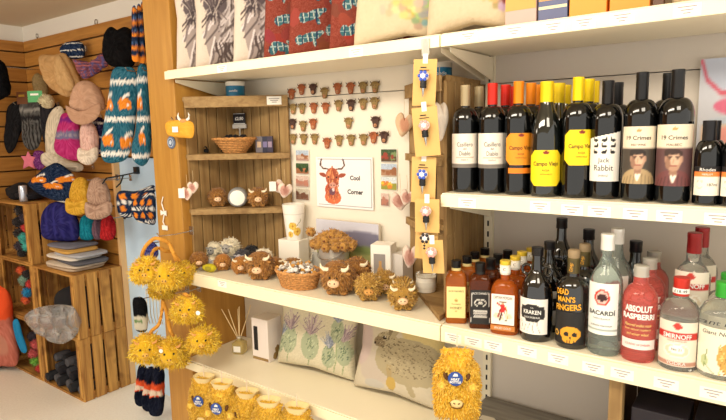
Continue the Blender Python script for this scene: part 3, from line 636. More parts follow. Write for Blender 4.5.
def cowprint():
    c = Can((212, 200, 186), 190, 190, noise=5); rs = np.random.RandomState(3)
    c.ell(.36, .30, .24, .40, (150, 140, 138)); c.ell(.62, .45, .3, .5, (160, 150, 148))
    def lock(x, y, L, bend, wd, g): c.curve([(x+bend*t*t+.012*math.sin(7*t+x*40), y-L*t) for t in np.linspace(0, 1, 7)], wd, (g+6, g-2, g))
    for q in range(150): x = .17+.75*rs.rand(); y = .12+.75*rs.rand(); lock(x, y, .16+.2*rs.rand(), -.05-.12*rs.rand(), .006+.005*rs.rand(), rs.choice([56, 74, 100, 150, 196, 214]))
    c.ell(.24, .58, .13, .095, (70, 64, 72)); c.ell(.22, .52, .07, .07, (60, 54, 62))
    for q in range(34): t = PI*(.05+.9*rs.rand()); c.curve([(.25+.15*math.cos(t), .62+.09*math.sin(t)), (.24+.06*math.cos(t), .57), (.22+.05*rs.randn(), .46+.03*rs.randn())], .006, [(44, 40, 48), (96, 88, 92), (176, 166, 160)][rs.randint(3)])
    c.ell(.50, .32, .085, .06, (196, 182, 176)); c.ell(.475, .31, .018, .026, (50, 44, 48)); c.ell(.535, .31, .018, .026, (50, 44, 48)); c.curve([(.43, .25), (.5, .23), (.57, .26)], .008, (74, 66, 70))
    for q in range(16): x = .22+.45*rs.rand(); lock(x, .22, .2, -.03+.14*rs.rand(), .007, 48)
    c.rect(0, .08, 0, 1, (214, 202, 188)); c.blur(1); c.a = 150+(c.a-150)*.8+np.array([10, 4, 0]); return c
cp = cowprint()
def put_cushion(name, label, x, y, a, w, h, d, can, z0=ZT, seed=0, group=None, tilt=0, **k):
    k.setdefault('nx', 170); k.setdefault('nz', 170)
    mb = MB().add(cushion(w, h, d, can, seed=seed, **k))
    ca, sa = math.cos(a), math.sin(a)
    o = mb.build(name, CLOTH, None, (x+ca*w/2, y+sa*w/2, z0+h/2+.001)); o.rotation_euler = Matrix.Rotation(a, 4, 'Z').to_euler() if not tilt else (Matrix.Rotation(a, 4, 'Z')@Matrix.Rotation(tilt, 4, 'Y')).to_euler()
    return tag(o, label, 'cushion', group)
A = math.radians(46)
for i, (px, lb) in enumerate(((174, 'grey highland cow cushion against the oak end panel, leftmost on the top shelf'), (195, 'grey highland cow cushion in the middle of the three alike'), (233, 'grey highland cow cushion leaning against the red cushions'))):
    x = oY(px, 64, .03)[0]; put_cushion('cow_cushion', lb, x+(.012 if i == 0 else 0), .032, A, .36, .40, .036, cp, seed=1, group='grey highland cow cushions', nx=190, nz=190)
def tartan(seed):
    c = Can((130, 62, 50), 190, 190, noise=8, seed=seed); rs = np.random.RandomState(seed)
    for q in range(26): x, y = rs.rand(), rs.rand(); c.ell(x, y, .08, .05, (114+rs.randint(36), 54+rs.randint(14), 44+rs.randint(16)), rs.rand()*3)
    m = np.zeros_like(c.mask)
    for (x, y) in ((.16, .16), (.46, .22), (.20, .36), (.50, .42), (.76, .30), (.14, .56), (.42, .60), (.74, .56), (.3, .8), (.66, .8)):
        x += .04*rs.randn(); y += .03*rs.randn(); r_ = .3*rs.randn()
        for dx, dy, rx, ry in ((0, 0, .11, .040), (-.09, -.02, .045, .045), (.09, .035, .05, .02), (.05, -.05, .018, .035)):
            d1, d2 = c.u-x-dx, c.v-y-dy; m |= (((d1*math.cos(r_)+d2*math.sin(r_))/rx)**2+((-d1*math.sin(r_)+d2*math.cos(r_))/ry)**2 < 1)
    c.a[m] = (58, 100, 108); c.a[m & (((c.u*1.0+c.v*.2) % .05) < .009)] = (186, 190, 176); c.a[m & ((c.v % .045) < .008)] = (150, 170, 170); c.a[m & (((c.u+.02) % .07) < .012)] = (40, 60, 84)
    for q in range(7): c.curve([(.66, .02+.02*q), (.56+.01*q, .12+.03*q), (.52, .30+.02*q)], .004, (214, 176, 150))
    return c
for i, (px, lb) in enumerate(((264, 'rust red cushion with teal tartan, leaning on the grey cow cushions'), (289, 'rust red cushion with teal tartan, middle of the three'), (330, 'rust red cushion with teal tartan beside the cream cushion'))):
    x = oY(px, 55, .03)[0]; put_cushion('tartan_cushion', lb, x, .028, A+.02, .36, .38, .030, tartan(i+5), seed=i+3, group='rust red tartan cushions', back=(150, 54, 40))
def floral(seed, spots):
    c = Can((204, 186, 156), 150, 150, noise=4, seed=seed); rs = np.random.RandomState(seed)
    for x, y, r_, col in spots:
        for q in range(26): c.ell(x+rs.randn()*r_*.5, y+rs.randn()*r_*.45, .02+.03*rs.rand(), .02+.025*rs.rand(), tuple(np.clip(np.array(col)+rs.randn(3)*14, 0, 255)))
    return c.blur(4)
fa = floral(1, [(.62, .22, .16, (176, 160, 110)), (.72, .26, .14, (150, 160, 136)), (.9, .20, .08, (200, 110, 70)), (.5, .3, .14, (200, 180, 134)), (.85, .36, .1, (120, 110, 100))])
fb = floral(2, [(.85, .24, .16, (180, 150, 120)), (.7, .3, .1, (206, 170, 100)), (.95, .33, .12, (120, 96, 80)), (.3, .38, .1, (140, 124, 110))])
p = oY(350, 44, .035); o = put_cushion('floral_cushion', 'cream floral cushion leaning beside the red tartan cushions', p[0]+.01, .04, .36, .34, .36, .040, fa, seed=8, tilt=-.0, lump=.25, pinch=.14)
p = oY(424, 50, .03); o = put_cushion('floral_cushion', 'cream cushion with brown print drooping over the join of the two top shelves', p[0]+.0, .048, .22, .27, .38, .046, fb, seed=9, lump=.25, pinch=.14)
# gift boxes on top of the right bay
def giftbox(label, px0, px1, cols, bands, y=.035, h=.28):
    x0 = oY(px0, 20, y)[0]; x1 = oY(px1, 15, y)[0]; wd = x1-x0-.002
    t = thing('gift_carton', label, 'box', (x0+wd/2, y, ZT+.001))
    MB().add(box(-wd/2, wd/2, 0, min(wd, .11), 0, h)).build('carton', mat('card_%d_%d' % (px0, px1), cols, .45), t, smooth=False, bevel=.0012)
    for z0, z1, c in bands: MB().add(box(-wd/2+.001, wd/2-.001, -.0006, -.0001, z0, z1)).build('printed_band', mat('band_%d_%d_%d' % c, c, .5), t, smooth=False)
    return t
giftbox('pale pink gift carton with orange top beside the blue carton', 505, 537, (196, 160, 150), [(.038, .20, (226, 156, 76)), (.075, .12, (210, 130, 110))])
giftbox('blue gift carton with a yellow stripe on the top shelf', 538, 568, (84, 90, 128), [(.030, .037, (222, 214, 170)), (.05, .054, (200, 150, 90))])
giftbox('bright orange gift carton next to the blue carton', 569, 607, (238, 146, 40), [])
giftbox('bright orange gift carton at the right of its twin', 609, 650, (238, 140, 34), [])
giftbox('dark brown gift carton right of the orange cartons', 652, 664, (90, 60, 44), [])
x0 = oY(668, 5, .05)[0]
t_ = thing('fabric_bag', 'beige patterned bag at the far right of the top shelf', 'bag', (x0+.1, .09, ZT+.001)); MB().add(lathe([(.09, .05, 4, 0), (.1, .06, 4, .02), (.1, .055, 4, .2), (.08, .02, 4, .26)], 32)).build('bag_body', mat('bag_beige', (196, 176, 140), .9, noise=.35, nscale=60), t_)
# ================================================================ LEFT BAY WALL
FC = mat('felt_dummy', (1, 1, 1))
def cowhead_mb(col, dk):
    mb = MB(); hd = [(-.010, .012), (-.0135, .004), (-.0105, -.006), (-.0085, -.016), (-.004, -.0205), (.004, -.0205), (.0085, -.016), (.0105, -.006), (.0135, .004), (.010, .012), (.0, .014)]
    mb.add(prism(hd[::-1], -.006, 0), 0)
    for s in (-1, 1):
        mb.add(tube([(s*.008, -.003, .010), (s*.015, -.003, .009), (s*.0185, -.003, .0125), (s*.0185, -.003, .0155)], [.0026, .0020, .0012, .0005], 6), 1)
        mb.add(sph(1, 8, 5, s=(.0055, .002, .003)), 0, T(s*.0155, -.003, .004, ry=s*.4)); mb.add(sph(.0014, 6, 4), 1, T(s*.005, -.0065, .0015))
        mb.add(sph(.0012, 6, 4), 1, T(s*.003, -.0098, -.013))
    mb.add(sph(1, 10, 6, s=(.0068, .0035, .0055)), 2, T(0, -.0065, -.0125))
    for k in range(5): mb.add(tube([(-.006+.003*k, -.005, .013), (-.0065+.0032*k, -.0085, .006)], [.0018, .0007], 5), 0)
    return mb
rust = mat('magnet_rust', (158, 86, 46), .6, noise=.25, nscale=60); olive = mat('magnet_olive', (142, 116, 66), .6, noise=.25, nscale=60); darkm = mat('magnet_dark', (74, 46, 36), .6); dkh = mat('magnet_horn', (84, 62, 44), .6); muz = mat('magnet_muzzle', (190, 134, 96), .6)
rows = [[(292, 93, 'r'), (302, 88.5, 'r'), (313.5, 88, 'd'), (325, 92, 'o'), (338, 87.5, 'r'), (351, 87, 'r'), (363.5, 86.5, 'o'), (375.5, 86, 'o')],
        [(293.5, 108, 'o'), (302.5, 107.5, 'o'), (314, 107, 'r'), (326, 107, 'r'), (339, 104.5, 'o'), (351.5, 104, 'd'), (363.5, 103, 'o'), (375, 102, 'o')],
        [(293, 123, 'd'), (303.5, 125, 'o'), (313.5, 123, 'r'), (349, 122, 'o'), (376, 121, 'd')],
        [(293.5, 138, 'o'), (304, 138, 'o'), (315, 138, 'o'), (327.5, 142, 'r'), (339.5, 139.5, 'o'), (351.5, 139, 'o'), (364, 138.5, 'o'), (374, 136.5, 'r'), (384.5, 136, 'd')]]
meshes = {}
ordn = ['first', 'second', 'third', 'fourth', 'fifth', 'sixth', 'seventh', 'eighth', 'ninth']
for ri, row in enumerate(rows):
    for ci, (px, py, k) in enumerate(row):
        p = oY(px, py, .3385); lb = '%s cow head magnet, %s from left in the %s row' % ({'r': 'rust brown', 'o': 'olive brown', 'd': 'dark brown'}[k], ordn[ci], ['top', 'second', 'third', 'bottom'][ri])
        if k not in meshes:
            o = cowhead_mb(None, None).build('cow_magnet', [{'r': rust, 'o': olive, 'd': darkm}[k], dkh, muz], None, p); meshes[k] = o; tag(o, lb, 'magnet', 'cow head magnets on the back wall')
        else:
            o = meshes[k].copy(); COL.objects.link(o); o.location = p; o['label'] = lb
        sc0 = 1.14; o.scale = (sc0, 1, sc0*1.12)
# sign
def wallrect(px0, px1, py0, py1, Y=.339):
    a = oY(px0, (py0+py1)/2, Y); b = oY(px1, (py0+py1)/2, Y); c = oY((px0+px1)/2, py0, Y); d = oY((px0+px1)/2, py1, Y)
    return a[0], b[0], d[2], c[2]
x0, x1, z0, z1 = wallrect(317, 373.5, 157, 208)
sg = Can((244, 238, 236), 180, 150)
c_ = sg; rs = np.random.RandomState(4); H0 = .30
for s in (-1, 1): c_.curve([(H0+s*.08, .76), (H0+s*.17, .77), (H0+s*.215, .83), (H0+s*.205, .92), (H0+s*.19, .95)], .014, (96, 66, 56)); c_.ell(H0+s*.17, .64, .075, .042, (156, 74, 50), s*.45)
c_.ell(H0, .60, .125, .19, (170, 80, 54)); c_.ell(H0, .20, .15, .14, (214, 110, 66)); c_.ell(H0-.02, .34, .12, .16, (186, 82, 52))
for q in range(110): u_ = rs.rand()*2-1; v_ = rs.rand(); c_.line(H0+u_*.10, .16+.60*v_, H0+u_*.12, .10+.58*v_, .0045, [(204, 116, 70), (134, 56, 40), (222, 150, 100)][rs.randint(3)])
for q in range(16): u_ = rs.rand()*2-1; c_.line(H0, .82, H0+u_*.09, .62, .006, [(190, 96, 56), (216, 140, 90), (150, 66, 44)][q % 3])
c_.ell(H0, .44, .062, .055, (206, 150, 132)); c_.ell(H0-.025, .44, .012, .015, (70, 40, 40)); c_.ell(H0+.025, .44, .012, .015, (70, 40, 40)); c_.ell(H0-.07, .60, .016, .016, (40, 26, 26)); c_.ell(H0+.07, .60, .016, .016, (40, 26, 26)); c_.ell(H0-.01, .31, .055, .07, (110, 70, 84)); c_.ell(H0+.01, .35, .02, .035, (226, 206, 206))
for e in ((.03, .97, .04, .045), (.03, .97, .955, .96)): c_.rect(*e, (110, 110, 120))
for e in ((.03, .035, .04, .96), (.965, .97, .04, .96)): c_.rect(*e, (110, 110, 120))
t_ = thing('wall_sign', 'white sign with a watercolour highland cow and black lettering', 'sign', ((x0+x1)/2, .339, (z0+z1)/2))
W_ = x1-x0; H_ = z1-z0; mb = MB().add(box(-W_/2, W_/2, -.003, 0, -H_/2, H_/2), 1).add(patch(sg, flat(-.0034), -W_/2, W_/2, -H_/2, H_/2, 110, 90), 0)
mb.add(text('Cool', W_*.20, H_*.10, W_*.17, flat(-.004), bold=.03), 2); mb.add(text('Corner', W_*.20, -H_*.17, W_*.27, flat(-.004), bold=.03), 2); mb.build('board', [PRINT, TAG, INK], t_, smooth=False)
# photographs
def photo(px0, px1, py0, py1, lb, cols):
    x0, x1, z0, z1 = wallrect(px0, px1, py0, py1); c = Can(cols[0], 40, 30, noise=12, seed=px0+py0); c.rect(0, 1, 0, .5, cols[1]); rs = np.random.RandomState(int(py0))
    for q in range(9): c.ell(rs.rand(), .2+.4*rs.rand(), .08+.1*rs.rand(), .08+.14*rs.rand(), cols[2+rs.randint(len(cols)-2)])
    w, h = (x1-x0)/2, (z1-z0)/2
    mb = MB().add(box(-w, w, -.001, 0, -h, h), 1).add(patch(c, flat(-.0013), -w*.97, w*.97, -h*.95, h*.95, 24, 18), 0)
    tag(mb.build('photograph', [PRINT, TAG], None, ((x0+x1)/2, .339, (z0+z1)/2), smooth=False), lb, 'photograph')
G = (96, 120, 70); SKY = (176, 190, 206); BR = (150, 96, 60); MAU = (170, 134, 120)
for px0, px1, py0, py1, lb, cols in ((296, 309, 150, 161, 'small landscape photograph, top of the left column beside the sign', [SKY, MAU, (200, 170, 150), BR]), (296, 309, 163, 174, 'small photograph of brown cattle in woodland, second in the left column', [(60, 84, 44), BR, (190, 110, 70), (40, 60, 30)]),
        (296, 309, 175.5, 187, 'small pinkish photograph, third in the left column', [(206, 180, 166), MAU, (180, 120, 100)]), (296, 309, 188.5, 200, 'small photograph at the bottom of the left column', [(190, 180, 160), (130, 96, 76), (110, 70, 50)]),
        (381, 397, 149, 162, 'dark green woodland photograph, top of the right column', [(54, 78, 44), (90, 66, 44), (150, 60, 44), (120, 140, 90)]), (381, 397, 163.5, 176, 'photograph of cattle under a blue sky, second in the right column', [SKY, (170, 130, 100), BR]),
        (381, 397, 177, 190, 'photograph with orange cattle and yellow bushes in the right column', [(206, 214, 216), (150, 150, 60), (214, 130, 50), (220, 190, 60)]), (381, 389, 193, 206, 'narrow pinkish photograph, bottom of the right column', [(206, 180, 166), (150, 110, 96), (180, 120, 100)])):
    photo(px0, px1, py0, py1, lb, cols)
# ================================================================ STOPPER CARDS
KR = mat('kraft_card', (216, 172, 104), .8)
x_s = oY(425, 50, -.012)[0]
t_ = thing('clip_strip', 'clear plastic clip strip hanging from the top shelf edge with stopper cards', 'display strip', (x_s, -.0085, ZT-.01))
MB().add(box(-.0045, .0045, -.0008, 0, -.60, 0)).add(box(-.012, .012, -.0015, 0, -.045, -.0)).build('strip', mat('clear_strip', (236, 232, 222), .15, trans=.5), t_, smooth=False)
cards = [(425.5, 59, 105, 23, .05, 'top', (60, 90, 190)), (424, 107, 156, 25, -.08, 'second', (226, 160, 150)), (424, 157, 203, 24, .03, 'third', (60, 90, 190)), (427, 199, 229, 24, .0, 'fourth', (226, 160, 150)), (427, 226, 247, 22, .05, 'fifth', (40, 36, 40)), (432, 240, 271, 21, -.05, 'lowest', (226, 160, 150))]
for i, (px, y0, y1, wpx, rot, nm, hc) in enumerate(cards):
    Yc = -.018-.004*(len(cards)-i)*.0-(.014 if i % 2 else 0)
    p = oY(px, y0, Yc); s = sc(p); w_ = wpx*s/2*1.05; h_ = max((y1-y0)*s, 34*s)
    t = thing('stopper_card', 'kraft card holding a bottle stopper, %s of the hanging column' % nm, 'stopper card', (p[0], Yc, p[2]), 0, 'kraft cards with bottle stoppers'); t.rotation_euler = (0, rot, .25)
    MB().add(box(-w_, w_, 0, .0008, -h_, 0)).build('card', KR, t, smooth=False)
    MB().add(box(-.007, .007, -.0009, .0016, -.012, .014)).build('hang_tab', mat('clear_tab', (240, 236, 228), .2), t, smooth=False)
    MB().add(box(-.013, .004, -.0012, -.0002, -.024, -.021)).add(box(-.016, .012, -.0012, -.0002, -.031, -.029)).build('card_print', INK, t, smooth=False)
    zc_ = -h_*.46
    MB().add(sph(.0155, 16, 10, s=(1, .7, .9))).build('stopper_head', mat('ceramic_white', (236, 226, 220), .3), t, (0, -.011, zc_+.012))
    mb = MB()
    for q in range(6): a = q*PI/3; mb.add(sph(.0052, 8, 6, s=(1, .6, 1)), 0, T(.0105*math.cos(a), -.008, .0105*math.sin(a)))
    mb.build('head_pattern', mat('dot_%d' % hc[0], hc, .4), t, (0, -.011, zc_+.012))
    MB().add(lathe([(.0085, 0), (.0095, .004), (.0085, .008), (.0095, .012), (.0085, .016), (.009, .02)], 14)).build('stopper_seal', BLACKP, t, (0, -.011, zc_-.021))
    MB().add(lathe([(.0005, 0), (.0045, .02), (.005, .026)], 10)).build('stopper_spike', CHROME, t, (0, -.011, zc_-.046))
# ================================================================ TINS, BASKET, CORNER SHELF GOODS
def tin(label, p, r, h, col, lid):
    t = thing('candle_tin', label, 'tin', p); MB().add(lathe([(r, 0), (r, h*.72)], 28)).build('tin_body', mat('tin_%d' % col[2], col, .35, metal=.1), t)
    MB().add(lathe([(r*1.02, h*.72), (r*1.02, h), (r*.97, h)], 28)).build('lid', mat('lid_silver', lid, .3), t)
    mf = cyl(r+.0006); MB().add(text('candle', 0, h*.38, r*.9, mf)).build('lettering', WINK, t, rz=.6)
    return t
zt1 = ZM+.001+.72
tin('blue candle tin with pale lid on top of the left corner unit', (.125, .245, zt1+.001), .040, .062, (20, 110, 150), (226, 222, 210))
p = oX(434, 84, 1.12); tin('blue candle tin with pale lid on top of the right corner unit', (1.105, .245, zt1+.001), .040, .055, (30, 120, 170), (200, 210, 214))
p = oY(274.5, 98.5, .27)
t_ = thing('price_ticket', 'white price ticket on the top rail of the left corner unit', 'ticket', (.3, .045+.0, zt1)); t_.location = (p[0], .27-.045, zt1-.03); t_.rotation_euler = (0, 0, math.atan2(.261, .336)); 
q = .5
# keep ticket just in front of the sloping rail
a_ = np.array([.35+.002, .339-.014]); b_ = np.array([.016, .339-.275]); d_ = (b_-a_)/np.linalg.norm(b_-a_); n_ = np.array([-d_[1], d_[0]])*-1; n_ = n_ if n_[1] < 0 else -n_
c0 = a_-0+d_*.055+n_*.011; t_.location = (c0[0], c0[1], zt1-.022)
mb = MB().add(box(-.03, .03, -.001, 0, -.017, .017)); [mb.add(box(-w, w, -.0014, -.0011, z, z+.003), 1) for w, z in ((.022, .006), (.016, -.001), (.01, -.008))]; mb.build('ticket_card', [TAG, GREYINK], t_, smooth=False)
WK = mat('wicker', (196, 140, 80), .8, noise=.35, nscale=120)
def basket(label, p, rx, ry, h, flare=1.25, name='wicker_basket'):
    t = thing(name, label, 'basket', p); mb = MB(); N = 44; rows_ = max(5, int(h/.006))
    prof = lambda k: (1+(flare-1)*k)
    for r in range(rows_):
        k = r/(rows_-1); pts = []
        for i in range(N*2): a = 2*PI*i/(N*2); o_ = .0014*(1 if (i//2+r) % 2 else -1); pts.append(((rx*prof(k)+o_)*math.cos(a), (ry*prof(k)+o_)*math.sin(a), .003+h*k))
        mb.add(tube(pts, .0033, 5, True))
    mb.build('woven_side', WK, t); mb = MB()
    pts = [(rx*flare*1.01*math.cos(a), ry*flare*1.01*math.sin(a), h+.003+.001*math.sin(a*20)) for a in np.linspace(0, 2*PI, 80, endpoint=False)]; mb.add(tube(pts, .0055, 8, True)); mb.build('rim', WK, t)
    MB().add(lathe([(rx, ry, 2, 0), (rx*1.02, ry*1.02, 2, .004)], 32)).build('base', WK, t)
    return t
# shelf heights in the left unit
z1_ = ZM+.001+.465+.018; z2_ = ZM+.001+.235+.018
p = oZ(233, 153, z1_); bk = basket('round wicker bowl of small black toys on the upper corner shelf', (.130, .222, z1_+.001), .048, .042, .058, 2.0)
BLK = mat('black_fleece', (26, 25, 27), .95, bump=.6, nscale=200)
for k in range(11):
    a = k*2.4; r_ = .052*math.sqrt((k+.3)/11)
    o = MB().add(sph(.017, 12, 8, .1, k)).add(sph(.009, 8, 6), 0, T(.013, -.006, .008)).build('black_toy', BLK, None, (.130+r_*math.cos(a), .218+r_*.8*math.sin(a), z1_+.046+.008*(k % 3))); o.rotation_euler.z = a
    tag(o, 'small black fleece sheep toy heaped in the round wicker bowl', 'toy', 'black toys in the wicker bowl')
for i, (px, py, lb) in enumerate(((192, 153, 'small black bird toy nearest the end panel'), (207, 153.5, 'small black bird toy, left of the close pair'), (213, 154, 'small black bird toy, right of the close pair'))):
    p = oZ(px, py, z1_); p[1] = max(p[1], .14) if False else p[1]
    # stand on the board, behind its sloping front
    q = (.03+.028*i+(.018 if i else 0), .225-(.02 if i else .045)+.0, z1_+.001)
    t = thing('bird_toy', lb, 'toy', (q[0], q[1]-.03*(i == 0), q[2]), .4); MB().add(sph(.011, 12, 8, s=(1, 1.2, .95)), 0, T(0, 0, .012)).add(sph(.0075, 10, 7), 0, T(.002, -.010, .024)).build('body', BLK, t); MB().add(prism([(-.002, 0), (.006, .001), (-.002, .004)], -.002, .002)).build('beak', mat('beak', (200, 150, 70), .6), t, (.004, -.018, .022))
t = thing('sign_holder', 'black price sign in a clear stand beside the wicker bowl', 'price sign', (.072, .306, z1_+.001), .3)
MB().add(lathe([(.018, 0), (.018, .004), (.004, .008), (.004, .095), (.007, .11)], 16)).build('stand', mat('clear_acrylic', (230, 228, 220), .1, trans=.6), t); MB().add(box(-.034, .034, -.004, .004, .105, .123)).build('clip', mat('clip_grey', (176, 172, 166), .4), t, smooth=False)
mb = MB().add(box(-.03, .03, -.0015, .0015, .123, .172), 0).add(box(-.028, .028, -.0018, -.0016, .125, .127), 1).add(box(-.028, .028, -.0018, -.0016, .168, .170), 1); mb.add(text('£2.80', 0, .148, .042, flat(-.002), bold=.03), 1); mb.build('sign_card', [mat('slate_card', (36, 34, 40), .7), WINK], t, smooth=False)
for i, (dx, col, lb) in enumerate(((.222, (110, 104, 110), 'small grey picture pack with a beige photo on the corner shelf'), (.252, (40, 40, 60), 'dark booklet leaning beside the grey picture pack'), (.275, (60, 50, 70), 'dark booklet nearest the right end of the upper corner shelf'))):
    t = thing('booklet', lb, 'booklet', (dx, .278+.006*i, z1_+.001), .35); MB().add(box(-.012-.004*(i == 0), .012+.004*(i == 0), -.004, .004, 0, .068)).build('cover', mat('book_%d' % i, col, .5), t, smooth=False)
    MB().add(box(-.009, .009, -.0047, -.0042, .022, .046)).build('cover_picture', mat('bookpic_%d' % i, [(200, 170, 140), (120, 110, 150), (150, 130, 150)][i], .6), t, smooth=False)
def atYZ(px, Y, Z):
    lo, hi = -200., 900.
    for _ in range(50):
        m = (lo+hi)/2
        if oY(px, m, Y)[2] > Z: lo = m
        else: hi = m
    return oY(px, lo, Y)
# ================================================================ TOY COWS
HORN = mat('horn_cream', (240, 224, 190), .5); NOSE = mat('muzzle_peach', (236, 196, 156), .8); EYE = mat('eye_black', (16, 14, 14), .15)
def cow_toy(label, px, Y, wpx, cols, Z=None, style='smooth', n=900, rz=None, group='round highland cow toys', name='cow_toy', lean=0, hz=.92, horns=True, muzz=NOSE):
    Z = ZM+.0015 if Z is None else Z
    p = atYZ(px, Y, Z); r = wpx*sc(p)/2*(1.06 if abs(Z-ZM) < .01 else 1.0); a = face(p)+(rz or 0)
    t = thing(name, label, 'toy', p, a, group)
    base = cols[0]; zc = r*hz+r*.08
    mb = MB(); g = sph(r*.95, 22, 16, .06, int(px), (1, .92, hz)); v = g[0]+np.array([0, 0, zc])
    mb.add((v, g[1], np.tile(lin(base), (len(v), 1))))
    if style == 'curly': fur(mb, [(0, 0, zc, r*.95, r*.88, r*.95*hz)], int(n*1.5), r*.17, r*.04, cols, int(px), .2, 1.3, zmin=.0008)
    else: fur(mb, [(0, 0, zc, r*.95, r*.88, r*.95*hz)], int(n*1.5), r*.17, r*.026, cols, int(px), 1.0, .35, zmin=.0008)
    mb.build('body', FUR, t, smooth=False)
    for sx in (-1, 1):
        for sy in (-1, 1): MB().add(sph(r*.2, 10, 6, s=(1, 1, .7))).build('foot', mat('foot_%d_%d' % (cols[-1][0], cols[-1][2]), cols[-1], .9), t, (sx*r*.42, sy*r*.36, r*.15))
        if horns:
            MB().add(tube([(0, 0, 0), (sx*r*.25, -r*.06, r*.02), (sx*r*.42, -r*.1, r*.16), (sx*r*.46, -r*.1, r*.36)], [r*.13, r*.12, r*.08, r*.02], 8)).build('horn', HORN, t, (sx*r*.38, -r*.55, zc+r*.50))
            MB().add(sph(1, 10, 6, s=(r*.2, r*.06, r*.11))).build('ear', mat('foot_%d_%d' % (cols[-1][0], cols[-1][2])), t, (sx*r*.72, -r*.55, zc+r*.3))
        MB().add(sph(r*.06, 8, 6)).build('eye', EYE, t, (sx*r*.22, -r*.90, zc+r*.12))
    mz = MB().add(sph(1, 14, 9, s=(r*.36, r*.22, r*.25))).build('muzzle', muzz, t, (0, -r*.88, zc-r*.2))
    for sx in (-1, 1): MB().add(sph(r*.045, 6, 5)).build('nostril', EYE, mz, (sx*r*.13, -r*.2, r*.04))
    return t
BRN = [(142, 96, 46), (170, 120, 60), (196, 146, 84), (178, 126, 66)]; ORG = [(170, 112, 50), (196, 138, 68), (216, 162, 92), (182, 124, 58)]; TAN = [(168, 128, 58), (198, 156, 76), (220, 182, 100), (182, 140, 64)]
cow_toy('brown shaggy cow toy at the left end against the oak panel', 199.5, .062, 17, BRN, horns=False)
cow_toy('brown cow toy with cream horns standing alone near the shelf front', 261, .085, 27, BRN, n=1300, rz=-.3)
cow_toy('orange-faced cow toy behind the yellow bird toy', 223, .10, 16, ORG, horns=False)
cow_toy('orange cow toy with white horn between two others', 241, .10, 17, ORG)
cow_toy('brown cow toy behind the left rim of the wicker basket', 276, .17, 17, BRN)
cow_toy('brown cow toy lying behind the middle of the wicker basket', 293, .19, 20, BRN, hz=.8)
cow_toy('large brown cow toy with cream horns right of the basket', 339, .088, 33, BRN, n=1500, rz=-.35)
cow_toy('brown cow toy behind the large one right of the basket', 357, .20, 29, BRN, n=1300, rz=-.2)
cow_toy('curly tan ball cow, leftmost of the curly group', 369, .085, 26, TAN, style='curly', n=1300, horns=False, muzz=mat('tan_muzzle', (206, 150, 80), .9))
cow_toy('curly tan ball cow behind the leftmost curly one', 385, .17, 23, TAN, style='curly', n=1200)
cow_toy('curly tan ball cow at the front with a peach muzzle', 403, .062, 27, TAN, style='curly', n=1400)
cow_toy('curly tan ball cow behind the front one beside the white jar', 403, .152, 22, TAN, style='curly', n=1200)
# woolly sheep toys behind
def sheep(label, px, Y, wpx, wool, fc, lift=.0):
    p = atYZ(px, Y, ZM+.0015); r = wpx*sc(p)/2; t = thing('sheep_toy', label, 'toy', p, face(p)-.5, 'round sheep toys')
    mb = MB(); zc = r*1.0+lift; cols = [wool, tuple(int(c*.92) for c in wool)]
    g = sph(r*.95, 18, 12, .08, int(px)); mb.add((g[0]+np.array([0, 0, zc]), g[1], np.tile(lin(wool), (len(g[0]), 1)))); fur(mb, [(0, 0, zc, r*.95, r*.95, r*.95)], 500, r*.2, r*.05, cols, int(px), .2, 1.2); mb.build('wool', FUR, t, smooth=False)
    MB().add(sph(1, 14, 9, s=(r*.42, r*.3, r*.5))).build('face', mat('sheepface_%d' % fc[0], fc, .8), t, (0, -r*.85, zc+r*.05))
    for sx in (-1, 1): MB().add(sph(1, 8, 6, s=(r*.22, r*.08, r*.1))).build('ear', mat('sheepface_%d' % fc[0]), t, (sx*r*.5, -r*.8, zc+r*.35)); MB().add(sph(r*.07, 6, 5)).build('eye', EYE, t, (sx*r*.16, -r*1.12, zc+r*.15))
    if lift: MB().add(lathe([(r*.6, 0), (r*.7, lift+r*.3)], 12)).build('stand', mat('sheepface_%d' % fc[0]), t)
    return t
sheep('cream sheep toy with grey face, leftmost of the sheep', 215, .165, 17, (232, 222, 196), (150, 148, 144), .022)
sheep('cream sheep toy with grey face, taller second sheep', 231, .19, 20, (236, 226, 200), (160, 156, 150), .028)
sheep('charcoal sheep toy with pale grey face', 243, .155, 17, (66, 64, 70), (170, 168, 176), .014)
sheep('black sheep toy behind the charcoal one', 252, .215, 16, (38, 36, 40), (60, 58, 60), .022)
sheep('cream sheep toy with grey striped face, rightmost of the sheep', 264, .165, 18, (232, 222, 200), (150, 146, 146), .024)
sheep('small cream sheep toy low behind the yellow bird toy', 213, .115, 11, (232, 222, 196), (170, 160, 150))
# yellow bird toy lying on its side
p = atYZ(210, .045, ZM+.001); s_ = sc(p)
t = thing('bird_toy', 'yellow-green bird toy with grey beak lying at the left shelf front', 'toy', p, .25)
MB().add(lathe([(.001, -.036), (.010, -.030), (.016, -.012), (.018, .004), (.015, .018), (.008, .028), (.001, .032)], 18)).build('body', mat('yellow_green_plush', (190, 176, 34), .95, noise=.2, nscale=90), t, (0, 0, .0185), rot=(0, PI/2, 0))
MB().add(lathe([(.009, 0), (.008, .012), (.003, .024), (.0005, .028)], 12)).build('beak', mat('beak_grey', (120, 112, 104), .8), t, (-.032, 0, .014), rot=(0, -PI/2-.15, 0))
MB().add(sph(1, 10, 6, s=(.016, .004, .009))).build('wing', mat('wing_green', (150, 140, 40), .95), t, (.004, -.0165, .019))
